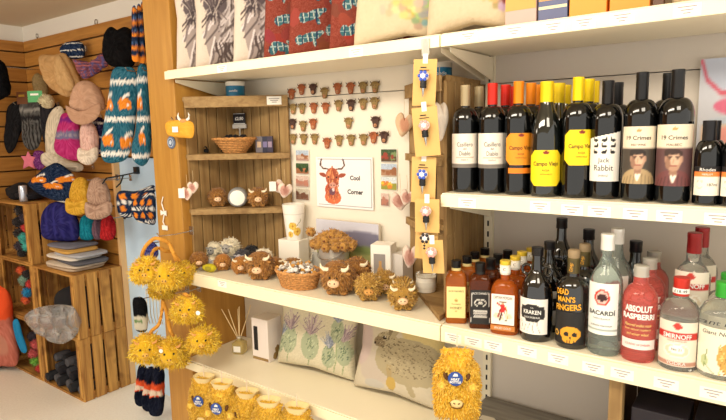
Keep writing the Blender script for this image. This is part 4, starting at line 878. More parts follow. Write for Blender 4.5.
# wicker basket with wrapped goods
p = atYZ(299, .082, ZM+.0015); s_ = sc(p); basket('oval wicker basket of foil-wrapped sweets on the cow shelf', p, .072, .052, .058, 1.3)
foil = mat('foil_silver', (214, 210, 204), .25, metal=.6); amber = mat('sweet_amber', (206, 150, 70), .3); rs = np.random.RandomState(5)
protos = []
for k in range(26):
    a = k*2.4; r_ = math.sqrt((k+.5)/26); q = (p[0]+.074*r_*math.cos(a), p[1]+.052*r_*math.sin(a), p[2]+.060+.012*(1-r_)+.006*(k % 3))
    if k < 2:
        t = thing('wrapped_sweet', '', 'sweet', q); MB().add(sph(1, 10, 7, .2, k, (.0125, .009, .008))).build('wrapper', [foil, mat('wrap_white', (236, 230, 220), .4)][k], t)
        for sx in (-1, 1): MB().add(lathe([(.002, 0), (.008, .010), (.0085, .011)], 7)).build('twist', [foil, amber][k], t, (sx*.011, 0, 0), rot=(0, sx*PI/2, 0))
        protos.append(t)
    else: t = dup(protos[k % 2], q)
    t.rotation_euler = (rs.randn()*.4, rs.randn()*.5, rs.rand()*6)
    tag(t, ['silver foil sweet heaped in the oval wicker basket', 'white and amber sweet heaped in the oval wicker basket'][k % 2], 'sweet', ['silver sweets in the wicker basket', 'amber sweets in the wicker basket'][k % 2])
# white box with the tapered vase, picture canvas, bucket of cow heads, tray
p = atYZ(295, .285, ZM+.001); s_ = sc(p)
t = thing('white_box', 'plain white box standing against the wall under the flowered vase', 'box', p, .12); MB().add(box(-.056, .05, -.035, .035, 0, .125)).build('carton', mat('white_card', (246, 240, 228), .6), t, smooth=False, bevel=.002)
vz = p[2]+.1255; vp = p+np.array([.005, -.0, 0])
t = thing('tapered_vase', 'white tapered vase with yellow flowers standing on the white box', 'vase', (vp[0]+.003, vp[1]-.004, vz), .1)
vc = Can((244, 238, 226), 90, 110, noise=2)
for x, y, r_ in ((.45, .40, .13), (.62, .24, .14), (.35, .16, .1)):
    for q in range(9): a = q*.7; vc.ell(x+r_*.6*math.cos(a), y+r_*.5*math.sin(a), r_*.5, r_*.38, [(236, 200, 90), (226, 176, 60)][q % 2])
    vc.ell(x, y, r_*.3, r_*.22, (190, 130, 40))
vc.curve([(.6, .42), (.75, .56), (.72, .6)], .01, (150, 140, 70))
for k in range(3): vc.rect(0, 1, .74+.07*k, .75+.07*k, (220, 210, 196))
R1, R2, HH = .031, .046, .148
MB().add(lathe([(R1, 0), (R1+.001, .003), (R2, HH), (R2-.002, HH), (R1-.002, .01)], 28, False)).add(lathe([(R1, 0), (R1-.001, .004)], 28)).build('body', mat('vase_white', (244, 238, 226), .4), t)
MB().add(patch(vc, lambda x, z: ((R1+(R2-R1)*z/HH+.0008)*math.sin(x), -(R1+(R2-R1)*z/HH+.0008)*math.cos(x), z), -1.2, 1.9, .002, HH-.002, 50, 50)).build('flower_print', PRINT, t, rz=.3)
# landscape canvas
lc = Can((206, 204, 214), 120, 80, noise=3); lc.ell(.75, .62, .5, .22, (120, 116, 136)); lc.ell(.3, .60, .3, .16, (150, 140, 152)); lc.rect(0, 1, 0, .55, (176, 176, 110)); lc.rect(0, 1, 0, .25, (200, 190, 110)); lc.ell(.8, .5, .3, .07, (130, 144, 84)); lc.blur(3)
x0, x1, z0, z1 = wallrect(316, 378, 222, 262, .31)
t = thing('landscape_canvas', 'landscape canvas of grey hills leaning on the wall behind the cow heads', 'picture', ((x0+x1)/2, .315, ZM+.001))
MB().add(box(-(x1-x0)/2, (x1-x0)/2, 0, .014, 0, z1-ZM)).build('stretcher', mat('canvas_side', (226, 216, 200), .8), t, smooth=False); MB().add(patch(lc, flat(-.0006), -(x1-x0)/2, (x1-x0)/2, 0, z1-ZM, 50, 30)).build('painted_front', PRINT, t, smooth=False)
# bucket
p = atYZ(335, .235, ZM+.001); s_ = sc(p)
t = thing('metal_bucket', 'pale metal bucket heaped with brown felt cow heads', 'bucket', p); MB().add(lathe([(.040, 0), (.042, .003), (.062, .125), (.064, .126), (.064, .129), (.060, .129), (.040, .006)], 32, False)).add(lathe([(.04, 0), (.039, .004)], 32)).build('pail', mat('bucket_zinc', (206, 200, 190), .35, metal=.5), t)
MB().add(tube([(.061*math.cos(a), -.064*math.sin(a)-.003, .120-.03*math.sin(a)) for a in np.linspace(0, PI, 14)], .0015, 6)).build('handle', CHROME, t)
FE = [(146, 102, 48), (180, 132, 64), (204, 158, 88)]
def felthead():
    mb = MB(); g = sph(.018, 12, 8, .12, 3); mb.add((g[0], g[1], np.tile(lin(FE[1]), (len(g[0]), 1)))); fur(mb, [(0, 0, 0, .018, .017, .018)], 200, .005, .0014, FE, 4, .2, 1.2)
    t = thing('felt_cow_head', '', 'toy'); mb.build('head', FUR, t, smooth=False)
    MB().add(sph(1, 10, 6, s=(.006, .004, .0045))).build('muzzle', mat('muz_dk', (120, 70, 40), .9), t, (0, -.017, -.003))
    for sx in (-1, 1): MB().add(tube([(sx*.009, -.006, .013), (sx*.017, -.006, .015), (sx*.019, -.006, .021)], [.0022, .0018, .0005], 6)).build('horn', mat('horn_brown', (176, 130, 80), .7), t)
    return t
fh = felthead(); k = 0
for layer, (nn, rr, dz) in enumerate(((13, .084, .138), (9, .058, .156), (6, .032, .172), (1, 0, .180))):
    for q in range(nn):
        a = q*2*PI/nn+layer*.4; loc = (p[0]+rr*math.cos(a), p[1]+rr*.62*math.sin(a)-.006, p[2]+dz+.004*math.sin(q*2.3))
        t = fh if k == 0 else dup(fh, loc); t.location = loc; t.rotation_euler = (.3*math.sin(q), .3*math.cos(q*1.7), face(loc)+.5*math.sin(q*3)); k += 1
        tag(t, 'small brown felt cow head in the heap over the metal bucket', 'toy', 'felt cow heads in the metal bucket')
p2 = atYZ(313, .24, ZM+.1); t = dup(fh, (oY(311, 232, .235)[0], .235, oY(311, 232, .235)[2]), .3, 'single brown felt cow head hanging left of the heaped bucket')
del t['group']
# clear tray leaning beside the bucket
p = atYZ(321, .20, ZM+.001); t = thing('acrylic_tray', 'clear slanted tray between the basket and the bucket', 'tray', p, .5)
g = ([(-.05, 0, 0), (.05, 0, 0), (.05, .09, 0), (-.05, .09, 0), (-.05, 0, .035), (.05, 0, .02), (.05, .09, .075), (-.05, .09, .09)], [(0, 3, 2, 1), (0, 1, 5, 4), (1, 2, 6, 5), (2, 3, 7, 6), (3, 0, 4, 7)])
o = MB().add(g).build('tray_body', mat('acrylic_milky', (240, 238, 232), .2, trans=.45), t, smooth=False); sm_ = o.modifiers.new('thick', 'SOLIDIFY'); sm_.thickness = .003
# boxed bottle with window
p = atYZ(381, .225, ZM+.001)
t = thing('gift_box', 'white gift box with a window showing a bottle shape, behind the curly cows', 'box', (p[0], p[1], p[2]), .28)
MB().add(box(-.038, .038, 0, .075, 0, .158)).build('carton', mat('white_card'), t, smooth=False, bevel=.0015); MB().add(box(-.026, .018, -.001, -.0004, .02, .125)).build('window', mat('window_grey', (150, 142, 136), .3), t, smooth=False)
MB().add(prism([(-.012, .022), (.010, .022), (.010, .07), (.004, .08), (.004, .1), (-.006, .1), (-.006, .08), (-.012, .07)], -.0018, -.0011)).build('bottle_picture', mat('amber_picture', (196, 150, 90), .5), t, smooth=False)
p = oZ(399, 270, ZM); t = thing('white_box', 'pale grey box beside the windowed gift box', 'box', (p[0]+.0, .255, ZM+.001), -.1); t.location = (atYZ(398, .26, ZM)[0], .255, ZM+.001); MB().add(box(-.026, .026, 0, .06, 0, .125)).build('carton', mat('pale_grey_card', (222, 214, 206), .6), t, smooth=False, bevel=.0015)
# glass candle jar
p = oZ(426, 291, ZM+.017)
t = thing('candle_jar', 'white candle in a glass jar beside the crate corner', 'candle', (1.085, .205, ZM+.0185)); t.location = (p[0], p[1], ZM+.0185)
MB().add(lathe([(.032, 0), (.0335, .003), (.0335, .050)], 28)).build('wax', mat('wax_white', (240, 234, 220), .5), t); MB().add(lathe([(.0338, .050), (.0345, .050), (.0345, .062), (.0338, .062)], 28, False)).build('glass', mat('jar_glass', (236, 236, 230), .05, trans=.9), t)
MB().add(lathe([(.0347, .012), (.035, .013), (.035, .034), (.0347, .035)], 28, False)).build('label', mat('jar_label', (226, 220, 206), .6), t)
# hearts
HP = [(0, -.034), (-.016, -.020), (-.029, .0), (-.028, .018), (-.016, .028), (-.005, .022), (0, .014), (.005, .022), (.016, .028), (.028, .018), (.029, 0), (.016, -.020)]
hc1 = Can((226, 206, 190), 60, 60, noise=6); hc1.ell(.45, .5, .32, .34, (196, 150, 136)); hc1.ell(.5, .5, .16, .2, (170, 120, 106)); hc1.blur(1)
hc2 = Can((214, 184, 150), 60, 60, noise=6); hc2.ell(.5, .5, .25, .3, (206, 150, 120)); hc2.blur(1)
def heart(label, px, py, Y, k, can, group='hanging fabric hearts', rz=None, roll=0, two=False, tagc=False, sx=1):
    p = oY(px, py, Y); t = thing('fabric_heart', label, 'hanging heart', p, face(p) if rz is None else rz, group)
    L = smooth_loop(np.array(HP)*k*np.array([sx, 1]), 48); c, s__ = math.cos(roll), math.sin(roll); L = np.stack([L[:, 0]*c-L[:, 1]*s__, L[:, 0]*s__+L[:, 1]*c], 1)[::-1]
    ar = sum(L[i-1][0]*L[i][1]-L[i][0]*L[i-1][1] for i in range(len(L))); L = L if ar > 0 else L[::-1]
    MB().add(puff(L, .010*k, can, 8, cen=(0, 0))).build('heart', CLOTH, t)
    MB().add(tube([(0, 0, .018*k), (.002, .001, .05*k), (0, .003, .085*k)], .0007, 5)).build('cord', mat('cord_jute', (206, 180, 140), .9), t)
    if tagc: MB().add(box(-.014, .014, -.001, 0, -.02, .02)).build('paper_tag', TAG, t, (-.02*k, -.013*k, 0), smooth=False)
    return t
heart('fabric heart with white tag hanging at the left front edge of the corner unit', 187, 193, .032, .9, hc1, rz=.4, tagc=True)
heart('pinkish fabric heart hanging behind the tagged one at the left corner unit', 193, 187, .045, .8, hc1, rz=.5)
heart('white fabric heart with tag hanging at the right edge of the left corner unit', 277, 186, .275, .9, hc1, roll=.3, tagc=True)
heart('pink fabric heart hanging beside the flowered vase', 285, 190, .26, 1.0, hc1, roll=-.2)
heart('cream fabric heart with picture hanging high on the right corner unit', 404, 124, .30, 1.35, hc2, sx=.8, roll=-.2)
heart('pink fabric heart hanging over the right photograph column', 400, 200, .27, 1.1, hc1, roll=.1)
heart('fabric heart overlapping the pink one beside the stopper cards', 407, 197, .25, .9, hc1, roll=-.3)
heart('white fabric heart leaning behind the glass candle jar', 410, 256, .20, 1.3, hc1, sx=.7, roll=-.1)
heart('pale fabric heart hanging behind the second stopper card', 440, 120, .05, 1.8, Can((226, 214, 200), 20, 20), sx=.5, rz=1.2)
# coconut-like animal banks on the second corner shelf
for label, dx, dy, r_, cols, st in (('round brown shaggy bank on the lower corner shelf, leftmost', .056, .176, .043, BRN, 0), ('brown cow bank with pale muzzle behind the white barrel', .115, .245, .034, BRN, 1), ('brown cow bank with cream horns right of the white barrel', .226, .252, .044, BRN, 1)):
    pp = np.array([dx, dy, z2_+.0015]); t = cow_toy(label, 300, .2, 10, cols, n=10); 
    for ch in list(t.children_recursive): bpy.data.objects.remove(ch)
    bpy.data.objects.remove(t)
    q = pp; sp = sc(q); pxx = 363+FOC*float((q-CAM)@R_)/float((q-CAM)@F_)
    cow_toy(label, pxx, dy, 2*r_/sp, cols, Z=z2_+.0015, n=900, horns=bool(st), group='round animal banks on the corner shelf', name='cow_bank')
t = thing('white_barrel_mug', 'white round-fronted barrel lying on the lower corner shelf', 'ornament', (.150, .208, z2_+.001), .75)
MB().add(lathe([(.032, -.036), (.040, -.028), (.042, 0), (.040, .028), (.034, .035)], 28)).build('barrel', mat('barrel_grey', (150, 150, 150), .5), t, (0, 0, .043), rot=(PI/2, 0, 0))
MB().add(lathe([(.031, 0), (.0315, .002), (.029, .003)], 28)).build('front_disc', mat('disc_cream', (244, 238, 226), .5), t, (0, -.035, .043), rot=(PI/2, 0, 0))
# ================================================================ LOW SHELF
zl = ZL+.001
p = oZ(240, 352, zl); t = thing('reed_diffuser', 'glass reed diffuser with pale reeds on the low shelf', 'diffuser', p, .4)
MB().add(lathe([(.026, .026, 7, 0), (.027, .027, 7, .003), (.027, .027, 7, .045), (.02, .02, 3, .052), (.011, .011, 2, .056), (.011, .011, 2, .066)], 28)).build('glass', glassm('diffuser_glass', (226, 206, 140), .6), t); MB().add(lathe([(.0125, .066), (.0125, .072), (.011, .074)], 18)).build('collar', mat('collar_silver', (190, 180, 160), .3, metal=.6), t); MB().add(box(-.016, .016, -.0285, -.0276, .010, .036)).build('label', TAG, t, smooth=False)
for k, (a, b, L) in enumerate(((-.62, .1, .155), (-.35, -.1, .14), (.02, .1, .14), (.10, -.12, .15), (.42, .05, .17), (-.06, .2, .13))): MB().add(tube([(0, 0, .05), (a*L*.85, b*L*.5, .07+L*math.cos(a)*.95)], .002, 6)).build('reed', mat('reed_pale', (226, 200, 150), .8), t)
p = oZ(261, 361, zl); t = thing('gift_box', 'white gift box with a tall dark window beside the reed diffuser', 'box', p, .05)
MB().add(box(-.046, .046, 0, .085, 0, .185)).build('carton', mat('box_lilac', (236, 224, 216), .5), t, smooth=False, bevel=.0015); MB().add(box(-.034, -.012, -.0012, -.0004, .045, .15)).build('window', BLACKP, t, smooth=False); MB().add(box(-.044, .044, -.0012, -.0004, .004, .016)).build('printed_base', mat('sepia_print', (150, 120, 70), .6), t, smooth=False)
mb = MB(); [mb.add(sph(1, 8, 6, .2, k, (.014, .0012, .014)), 0, T(.0465, .05+.012*math.cos(k*1.3), .03+.018*math.sin(k*1.9), rz=PI/2)) for k in range(6)]; mb.build('printed_flowers', mat('sepia_print'), t)
def thistle():
    c = Can((206, 196, 168), 170, 140, noise=4); rs = np.random.RandomState(2)
    for x, y, s_, hd in ((.20, .42, 1.5, 1), (.48, .40, 1.6, 1), (.72, .30, 1.2, 2), (.90, .40, 1.4, 1), (.80, .66, 1.2, 2), (.05, .34, 1.1, 2)):
        c.curve([(x, y-.1), (x+.02, .25), (x-.02, .06)], .006, (150, 160, 120)); g = (164, 170, 140)
        c.ell(x, y-.03, .07*s_, .13*s_, g)
        for q in range(40): a = rs.rand()*6.3; r_ = rs.rand(); u, v = x+.07*s_*r_*math.cos(a), y-.03+.13*s_*r_*math.sin(a); c.line(u, v, u+.012, v+.03, .004, [(116, 130, 100), (190, 196, 160), (100, 116, 96)][rs.randint(3)])
        for q in range(46): a = PI*.18+PI*.64*rs.rand(); L = .10+.13*rs.rand(); c.line(x, y+.07*s_, x+.55*L*s_*math.cos(a), y+.06+L*s_*math.sin(a), .0045, [(166, 144, 146), (190, 170, 166), (140, 122, 132)][rs.randint(3)] if hd == 1 else [(140, 146, 160), (170, 170, 176), (120, 126, 140)][rs.randint(3)])
    return c
def hare():
    c = Can((198, 186, 162), 170, 150, noise=5); rs = np.random.RandomState(6); B = (172, 158, 126); D = (132, 118, 92)
    c.ell(.85, .82, .3, .2, (206, 186, 130)); c.ell(.3, .3, .2, .2, (190, 176, 160)); c.ell(.08, .6, .14, .3, (190, 170, 162)); c.blur(6)
    c.ell(.66, .46, .38, .27, B); c.ell(.86, .46, .18, .24, B); c.ell(.40, .66, .13, .10, B); c.ell(.31, .62, .07, .06, (140, 122, 94)); c.line(.46, .72, .56, .98, .028, B); c.line(.42, .74, .46, .97, .02, D)
    c.line(.46, .36, .50, .08, .03, (170, 150, 110)); c.line(.66, .3, .75, .1, .035, B)
    for q in range(260): a = rs.rand()*6.3; r_ = rs.rand()**.5; u, v = .66+.33*r_*math.cos(a), .50+.21*r_*math.sin(a); c.line(u, v, u+.03, v-.012, .0035, [D, (186, 170, 136), (112, 98, 76), B][rs.randint(4)])
    for q in range(60): a = rs.rand()*6.3; r_ = rs.rand()**.5; u, v = .40+.12*r_*math.cos(a), .66+.09*r_*math.sin(a); c.line(u, v, u-.015, v-.01, .0035, [D, (186, 170, 136), (90, 78, 60)][rs.randint(3)])
    c.ell(.37, .68, .022, .022, (40, 30, 24)); c.ell(.37, .69, .008, .008, (220, 210, 190)); c.ell(.255, .60, .015, .015, (60, 46, 40)); c.ell(.5, .16, .06, .09, (190, 160, 90)); c.ell(.3, .1, .12, .06, (186, 180, 168))
    return c
def low_cushion(label, pxl, pxr, pyl, pyr, h, can, d, seed, lean=-.30):
    a, b = oZ(pxl, pyl, zl), oZ(pxr, pyr, zl); w_ = np.linalg.norm((b-a)[:2]); ang = math.atan2(b[1]-a[1], b[0]-a[0])
    mb = MB().add(cushion(w_, h, d, can, seed=seed, lump=.28, nx=110, nz=100, pinch=.12)); c = (a+b)/2
    nx_, ny_ = -math.sin(ang), math.cos(ang); off = math.sin(-lean)*h/2+.012
    o = mb.build('printed_cushion', CLOTH, None, (c[0]+nx_*off, c[1]+ny_*off, zl+h/2*math.cos(lean)+.006)); o.rotation_euler = (Matrix.Rotation(ang, 4, 'Z')@Matrix.Rotation(lean, 4, 'X')).to_euler()
    tag(o, label, 'cushion')
low_cushion('beige cushion printed with thistles, leaning on the low shelf', 276, 354, 364, 384, .29, thistle(), .042, 3, lean=-.2)
low_cushion('beige cushion printed with a brown hare, right of the thistle cushion', 352, 437, 388, 414, .30, hare(), .045, 5, lean=-.3)
# ================================================================ HOT WATER BOTTLES
YEL = [(206, 156, 44), (226, 180, 60), (240, 202, 88), (214, 166, 50)]
YB = [(216, 172, 36), (236, 198, 52), (250, 220, 92), (226, 184, 44)]
def hwb(label, p, k, cols, badge=True, seed=0, rz=None, full=True, group='furry yellow hot water bottles'):
    t = thing('hot_water_bottle', label, 'hot water bottle', p, face(p) if rz is None else rz, group)
    # local: top of neck at z=0, hanging down
    pts = np.array([(-.043, 0), (-.040, -.016), (-.041, -.028), (-.058, -.042), (-.068, -.075), (-.070, -.13), (-.068, -.19), (-.055, -.222), (0, -.228), (.055, -.222), (.068, -.19), (.070, -.13), (.068, -.075), (.058, -.042), (.041, -.028), (.040, -.016), (.043, 0), (0, .003)])*k
    L = smooth_loop(pts, 90); ar = sum(L[i-1][0]*L[i][1]-L[i][0]*L[i-1][1] for i in range(len(L))); L = L if ar > 0 else L[::-1]
    cv = Can(cols[1], 40, 40, noise=10, seed=seed); g = puff(L, .030*k, cv, 12, cen=(0, -.12*k), lump=.15, seed=seed); mb = MB().add(g)
    V = np.array(g[0]); rs = np.random.RandomState(seed); tri = [f for f in g[1]]; cl = [lin(c) for c in cols]; Vn = []; Fn = []; Cn = []; kk = 0
    for q in range(5200):
        f = tri[rs.randint(len(tri))]; w_ = rs.rand(len(f)); w_ /= w_.sum(); pt = (V[list(f)]*w_[:, None]).sum(0)
        if pt[1] > .01*k: continue
        nr = np.array([pt[0]*.6, pt[1]*2-.01, (pt[2]+.12*k)*.25]); nr /= np.linalg.norm(nr)+1e-9
        gd = nr*.5+np.array([0, 0, -.9])+rs.randn(3)*.35; gd /= np.linalg.norm(gd); sd = np.cross(gd, nr); sd /= np.linalg.norm(sd)+1e-9; Ln = .0085*k*(.6+.8*rs.rand()); wd = .0015*k
        e = pt+gd*Ln+nr*.003*k; m_ = pt+gd*Ln*.5+nr*.004*k; Vn += [pt-sd*wd, pt+sd*wd, m_+sd*wd, m_-sd*wd, e]; Fn += [(kk, kk+1, kk+2, kk+3), (kk+3, kk+2, kk+4)]; kk += 5; Cn += [np.clip(cl[rs.randint(len(cl))]*(.85+.3*rs.rand()), 0, 1)]*5
    mb.add((np.array(Vn), Fn, np.array(Cn))); mb.build('furry_cover', FUR, t, smooth=False)
    if full: MB().add(lathe([(.032*k, .020*k, 2.5, -.016*k), (.040*k, .027*k, 2.5, .002*k), (.043*k, .031*k, 2.5, .010*k), (.038*k, .026*k, 2.5, .009*k), (.026*k, .014*k, 2.5, -.004*k)], 28)).build('neck_opening', mat('fleece_cream', (240, 218, 160), .95, bump=.5, nscale=150), t)
    MB().add(box(-.002, .002, -.001, .001, .008, .05*k)).build('hanging_loop', mat('loop_clear', (226, 206, 180), .3), t, smooth=False)
    yb = -.034*k
    if badge:
        b = MB().add(lathe([(.0225*k, 0), (.0225*k, .0015), (.021*k, .002)], 30)).build('badge', mat('badge_blue', (40, 74, 150), .4), t, (-.004*k, yb-.008*k, -.078*k), rot=(PI/2, 0, 0))
        mb = MB().add(text('HEAT', 0, -.001*k, .026*k, flat(-.0005), bold=.04)).add(text('BOTTLE', 0, -.010*k, .034*k, flat(-.0005), bold=.04)).add(prism([(-.008*k, .008*k), (.008*k, .009*k), (.006*k, .017*k), (-.003*k, .018*k)], -.0006, -.0003)); mb.build('badge_lettering', WINK, t, (-.004*k, yb-.0105*k, -.078*k), smooth=False)
    for sx in (-1, 1):
        MB().add(sph(1, 10, 7, s=(.007*k, .006*k, .014*k))).build('eye_patch', mat('felt_brown', (96, 60, 26), .95), t, (sx*.033*k, yb+.002*k, -.076*k), rot=(0, sx*.35, 0))
        mb = MB(); g = sph(.014*k, 10, 8, .1, seed); mb.add((g[0], g[1], np.tile(lin(cols[2]), (len(g[0]), 1)))); fur(mb, [(0, 0, 0, .014*k, .012*k, .014*k)], 160, .008*k, .001*k, cols, seed, .5, .6); mb.build('ear', FUR, t, (sx*.047*k, yb+.004*k, -.108*k), smooth=False)
    MB().add(sph(1, 18, 10, s=(.020*k, .007*k, .013*k))).build('muzzle', mat('felt_pale', (236, 206, 140), .95), t, (0, yb-.004*k, -.160*k))
    MB().add(tube([(-.021*k, 0, .006*k), (-.016*k, 0, -.010*k), (0, 0, -.014*k), (.016*k, 0, -.010*k), (.021*k, 0, .006*k)], .0014*k, 6)).build('stitched_outline', mat('felt_brown'), t, (0, yb-.009*k, -.160*k))
    for sx in (-1, 1): MB().add(tube([(sx*.004*k, 0, 0), (sx*.010*k, 0, .003*k)], .0016*k, 6)).build('nostril', mat('felt_brown'), t, (0, yb-.0115*k, -.158*k))
    return t
pb = oY(457, 349, -.055); hwb('yellow furry hot water bottle with blue badge hanging under the honey whiskey', pb, .90, [(214, 160, 40), (232, 182, 56), (244, 206, 92)], True, 1, rz=.45, group=None, full=False)
for i, (px, py, bd, lb) in enumerate(((204, 382, True, 'leftmost'), (222, 388, True, 'second from left'), (247, 397, False, 'third from left'), (269, 406, True, 'fourth from left'), (297, 412, False, 'rightmost'))):
    pp = oY(px, py-4, -.050-(.0, .042)[i % 2]); hwb('yellow furry hot water bottle on the low shelf rail, %s' % lb, pp, 1.02, YEL, bd, 10+i, rz=.35)
# ================================================================ LEFT CORNER: CRATES
def crate(label, x0, z0, wd=.49, dp=.302, h=.372, n=4):
    t = thing('wooden_crate', label, 'crate', (x0, .092, z0), 0, 'stacked wooden crates on their sides')
    for sx, xx in ((0, 0), (1, wd-.012)):
        for i in range(n):
            g = (dp-.004)/n; MB().add(box(xx, xx+.012, i*g+.002, i*g+g*.84, .0, h)).build('side_slat', CR, t, smooth=False, bevel=.002)
        for zz in (.012, h-.012-.03):
            MB().add(box(xx+(.0125 if sx == 0 else -.0125), xx+(.0245 if sx == 0 else -.0005), .004, dp-.014, zz, zz+.03)).build('cross_bar', CRX, t, smooth=False, bevel=.0015)
    for nm, zz in (('bottom_board', 0), ('top_board', h-.0115)):
        for i in range(3): g = dp/3; MB().add(box(.0125, wd-.0125, i*g+.001, i*g+g-.004, zz, zz+.0115)).build(nm, CRX, t, smooth=False, bevel=.0015)
    for i in range(6): g = (wd-.03)/6; MB().add(box(.0145+i*g, .0145+i*g+g*.84, dp-.0105, dp-.0005, .0125, h-.0125)).build('back_slat', CR, t, smooth=False, bevel=.0015)
    for xx, s_ in ((.0255, 1), (wd-.0255, -1)):
        v = [(xx, .006, 0), (xx+s_*.03, .006, 0), (xx, .04, 0)]; v = v if s_ > 0 else [v[0], v[2], v[1]]
        for zz in (.0125,): q = [(a, b, zz) for a, b, _ in v]+[(a, b, h-.0125) for a, b, _ in v]; MB().add((q, [(0, 2, 1), (3, 4, 5), (0, 1, 4, 3), (1, 2, 5, 4), (2, 0, 3, 5)])).build('corner_post', CR, t, smooth=False)
    return t
XR, XL = -1.605, -2.10
crate('lower right crate of the stack, full of dark rolled socks', XR, .001); crate('upper right crate under the folded knitwear', XR, .375)
for k, lb in enumerate(('bottom crate of the left stack behind the red bag', 'middle crate of the left stack', 'top crate of the left stack under the black hats')): crate(lb, XL, .001+.374*k)
# contents
KD = [mat('sock_%d' % i, c, .95, bump=.7, nscale=160) for i, c in enumerate(((38, 38, 42), (58, 58, 64), (84, 82, 86), (30, 28, 34)))]
k = 0
for row in range(3):
    for q in range(6-row):
        x = XR+.05+.072*q+.03*(row % 2); y = .135+.02*((q+row) % 2)+.03*row
        o = MB().add(lathe([(.012, -.05), (.026, -.044), (.030, -.02), (.029, .02), (.025, .044), (.012, .05)], 14)).build('rolled_socks', KD[(q*2+row) % 4], None, (x, y, .014+.034+.052*row), rot=(PI/2, 0, .15*math.sin(q*3)))
        tag(o, 'dark rolled sock pair piled in the lower right crate', 'socks', 'rolled socks in the lower right crate'); k += 1
def blob(name, label, cat, c, s_, m, seed, lump=.3, group=None, nn=(28, 18)):
    return tag(MB().add(sph(1, nn[0], nn[1], lump, seed, s_)).build(name, m, None, c), label, cat, group)
DKF = mat('dark_fleece', (36, 35, 38), .95, bump=.6, nscale=60)
blob('folded_jumper', 'black folded garment heaped at the back of the upper right crate', 'garment', (XR+.26, .235, .50), (.20, .115, .105), DKF, 4, .18)
blob('folded_jumper', 'dark grey folded garment at the front of the upper right crate', 'garment', (XR+.27, .165, .435), (.17, .07, .045), mat('char_fleece', (60, 60, 62), .95, bump=.6, nscale=60), 6, .15)
blob('folded_jumper', 'black garment standing behind the rolled socks', 'garment', (XR+.30, .30, .15), (.13, .06, .13), DKF, 9, .18)
# plastic bag spilling over the crate edge
bag = smooth_loop(local([(24, 318), (34, 309), (52, 305), (70, 306), (79, 318), (77, 334), (62, 344), (48, 339), (34, 331)], oY(52, 322, .035), .3), 72); ar = sum(bag[i-1][0]*bag[i][1]-bag[i][0]*bag[i-1][1] for i in range(len(bag))); bag = bag if ar > 0 else bag[::-1]
pb = oY(52, 322, .035)
tag(MB().add(puff(bag, .03, None, 22, lump=1.2, seed=3)).build('plastic_bag', mat('clear_plastic', (226, 226, 226), .16, trans=.85, bump=1, nscale=60), None, pb, .3), 'crumpled clear plastic bag spilling out of the upper right crate', 'bag')
# pompoms and yarn balls in the left crates
pal = {'k': (44, 38, 38), 't': (70, 170, 160), 'r': (200, 60, 56), 'g': (110, 170, 60), 'b': (30, 130, 180), 'o': (220, 96, 50), 'n': (60, 50, 60), 'p': (200, 90, 90), 's': (130, 160, 140)}
nm_ = {'k': 'black', 't': 'turquoise', 'r': 'red', 'g': 'green', 'b': 'blue', 'o': 'orange red', 'n': 'dark mauve', 'p': 'pink', 's': 'sage'}
def ball(px, py, Y, rpx, c, where):
    p = oY(px, py, Y); r = rpx*sc(p); mb = MB(); g = sph(r*.9, 14, 10, .08, int(px*3+py)); mb.add((g[0], g[1], np.tile(lin(pal[c]), (len(g[0]), 1))))
    fur(mb, [(0, 0, 0, r*.9, r*.9, r*.9)], 220, r*.3, r*.08, [pal[c]], int(px), .1, .6)
    tag(mb.build('pompom', FUR, None, p, smooth=False), '%s woolly pompom %s' % (nm_[c], where), 'pompom', 'pompoms in the left crates')
ord_ = iter('abcdefghijklmnopqrstuvwxyz')
for px, py, r_, c in ((20, 210, 5, 'k'), (25, 218, 5, 'n'), (18, 222, 5, 'k'), (26, 228, 4, 'r'), (19, 233, 5, 'k'), (24, 238, 5, 't'), (28, 246, 5, 't'), (20, 246, 5, 'n'), (22, 253, 4, 'k')): ball(px, py, .15, r_, c, 'heaped in the top left crate')
for px, py, r_, c in ((21, 270, 4, 'o'), (27, 274, 4, 'k'), (24, 280, 5, 's'), (30, 284, 4, 'r'), (28, 292, 5, 'b'), (26, 300, 4, 'o')): ball(px, py, .15, r_, c, 'heaped in the middle left crate')
for px, py, r_, c in ((33, 336, 5, 'n'), (36, 344, 5, 'p'), (34, 353, 5, 'p'), (36, 361, 5, 'g'), (40, 368, 4, 'r')): ball(px, py, .13, r_, c, 'in the bottom left crate')
# folded knitwear on the right crate
zt = .7485; lay = [(.34, .22, .020, (196, 176, 150), 0, .02, 'cream'), (.33, .22, .020, (206, 190, 170), .04, .0, 'pale oatmeal'), (.30, .21, .022, (92, 92, 100), .10, .03, 'charcoal'), (.32, .20, .018, (224, 216, 204), .03, -.01, 'white'), (.28, .20, .020, (176, 176, 182), .10, .02, 'light grey'), (.28, .20, .020, (206, 160, 84), .02, .0, 'mustard'), (.26, .2, .018, (120, 120, 134), -.01, .02, 'slate grey')]
for i, (a, b, h, c, dx, dy, nme) in enumerate(lay):
    c_x = XR+.27+dx*.8-.02; mb = MB().add(lathe([(a/2*.94, b/2*.94, 6, 0), (a/2, b/2, 6, h*.3), (a/2, b/2, 6, h*.75), (a/2*.93, b/2*.93, 6, h)], 40)).add(lathe([(a/2*.97, b/2*.2, 5, h*.45), (a/2*1.01, b/2*.25, 5, h*.5), (a/2*.97, b/2*.2, 5, h*.55)], 24))
    tag(mb.build('folded_knitwear', mat('knit_fold_%d' % i, c, .95, bump=.9, nscale=110), None, (c_x, .22+dy*.5, zt), .1*math.sin(i*2.2)), '%s folded knitwear, %s layer of the pile on the crate' % (nme, ordn[i]+' lowest' if i else 'lowest'), 'knitwear', 'folded knitwear pile'); zt += h+.0008
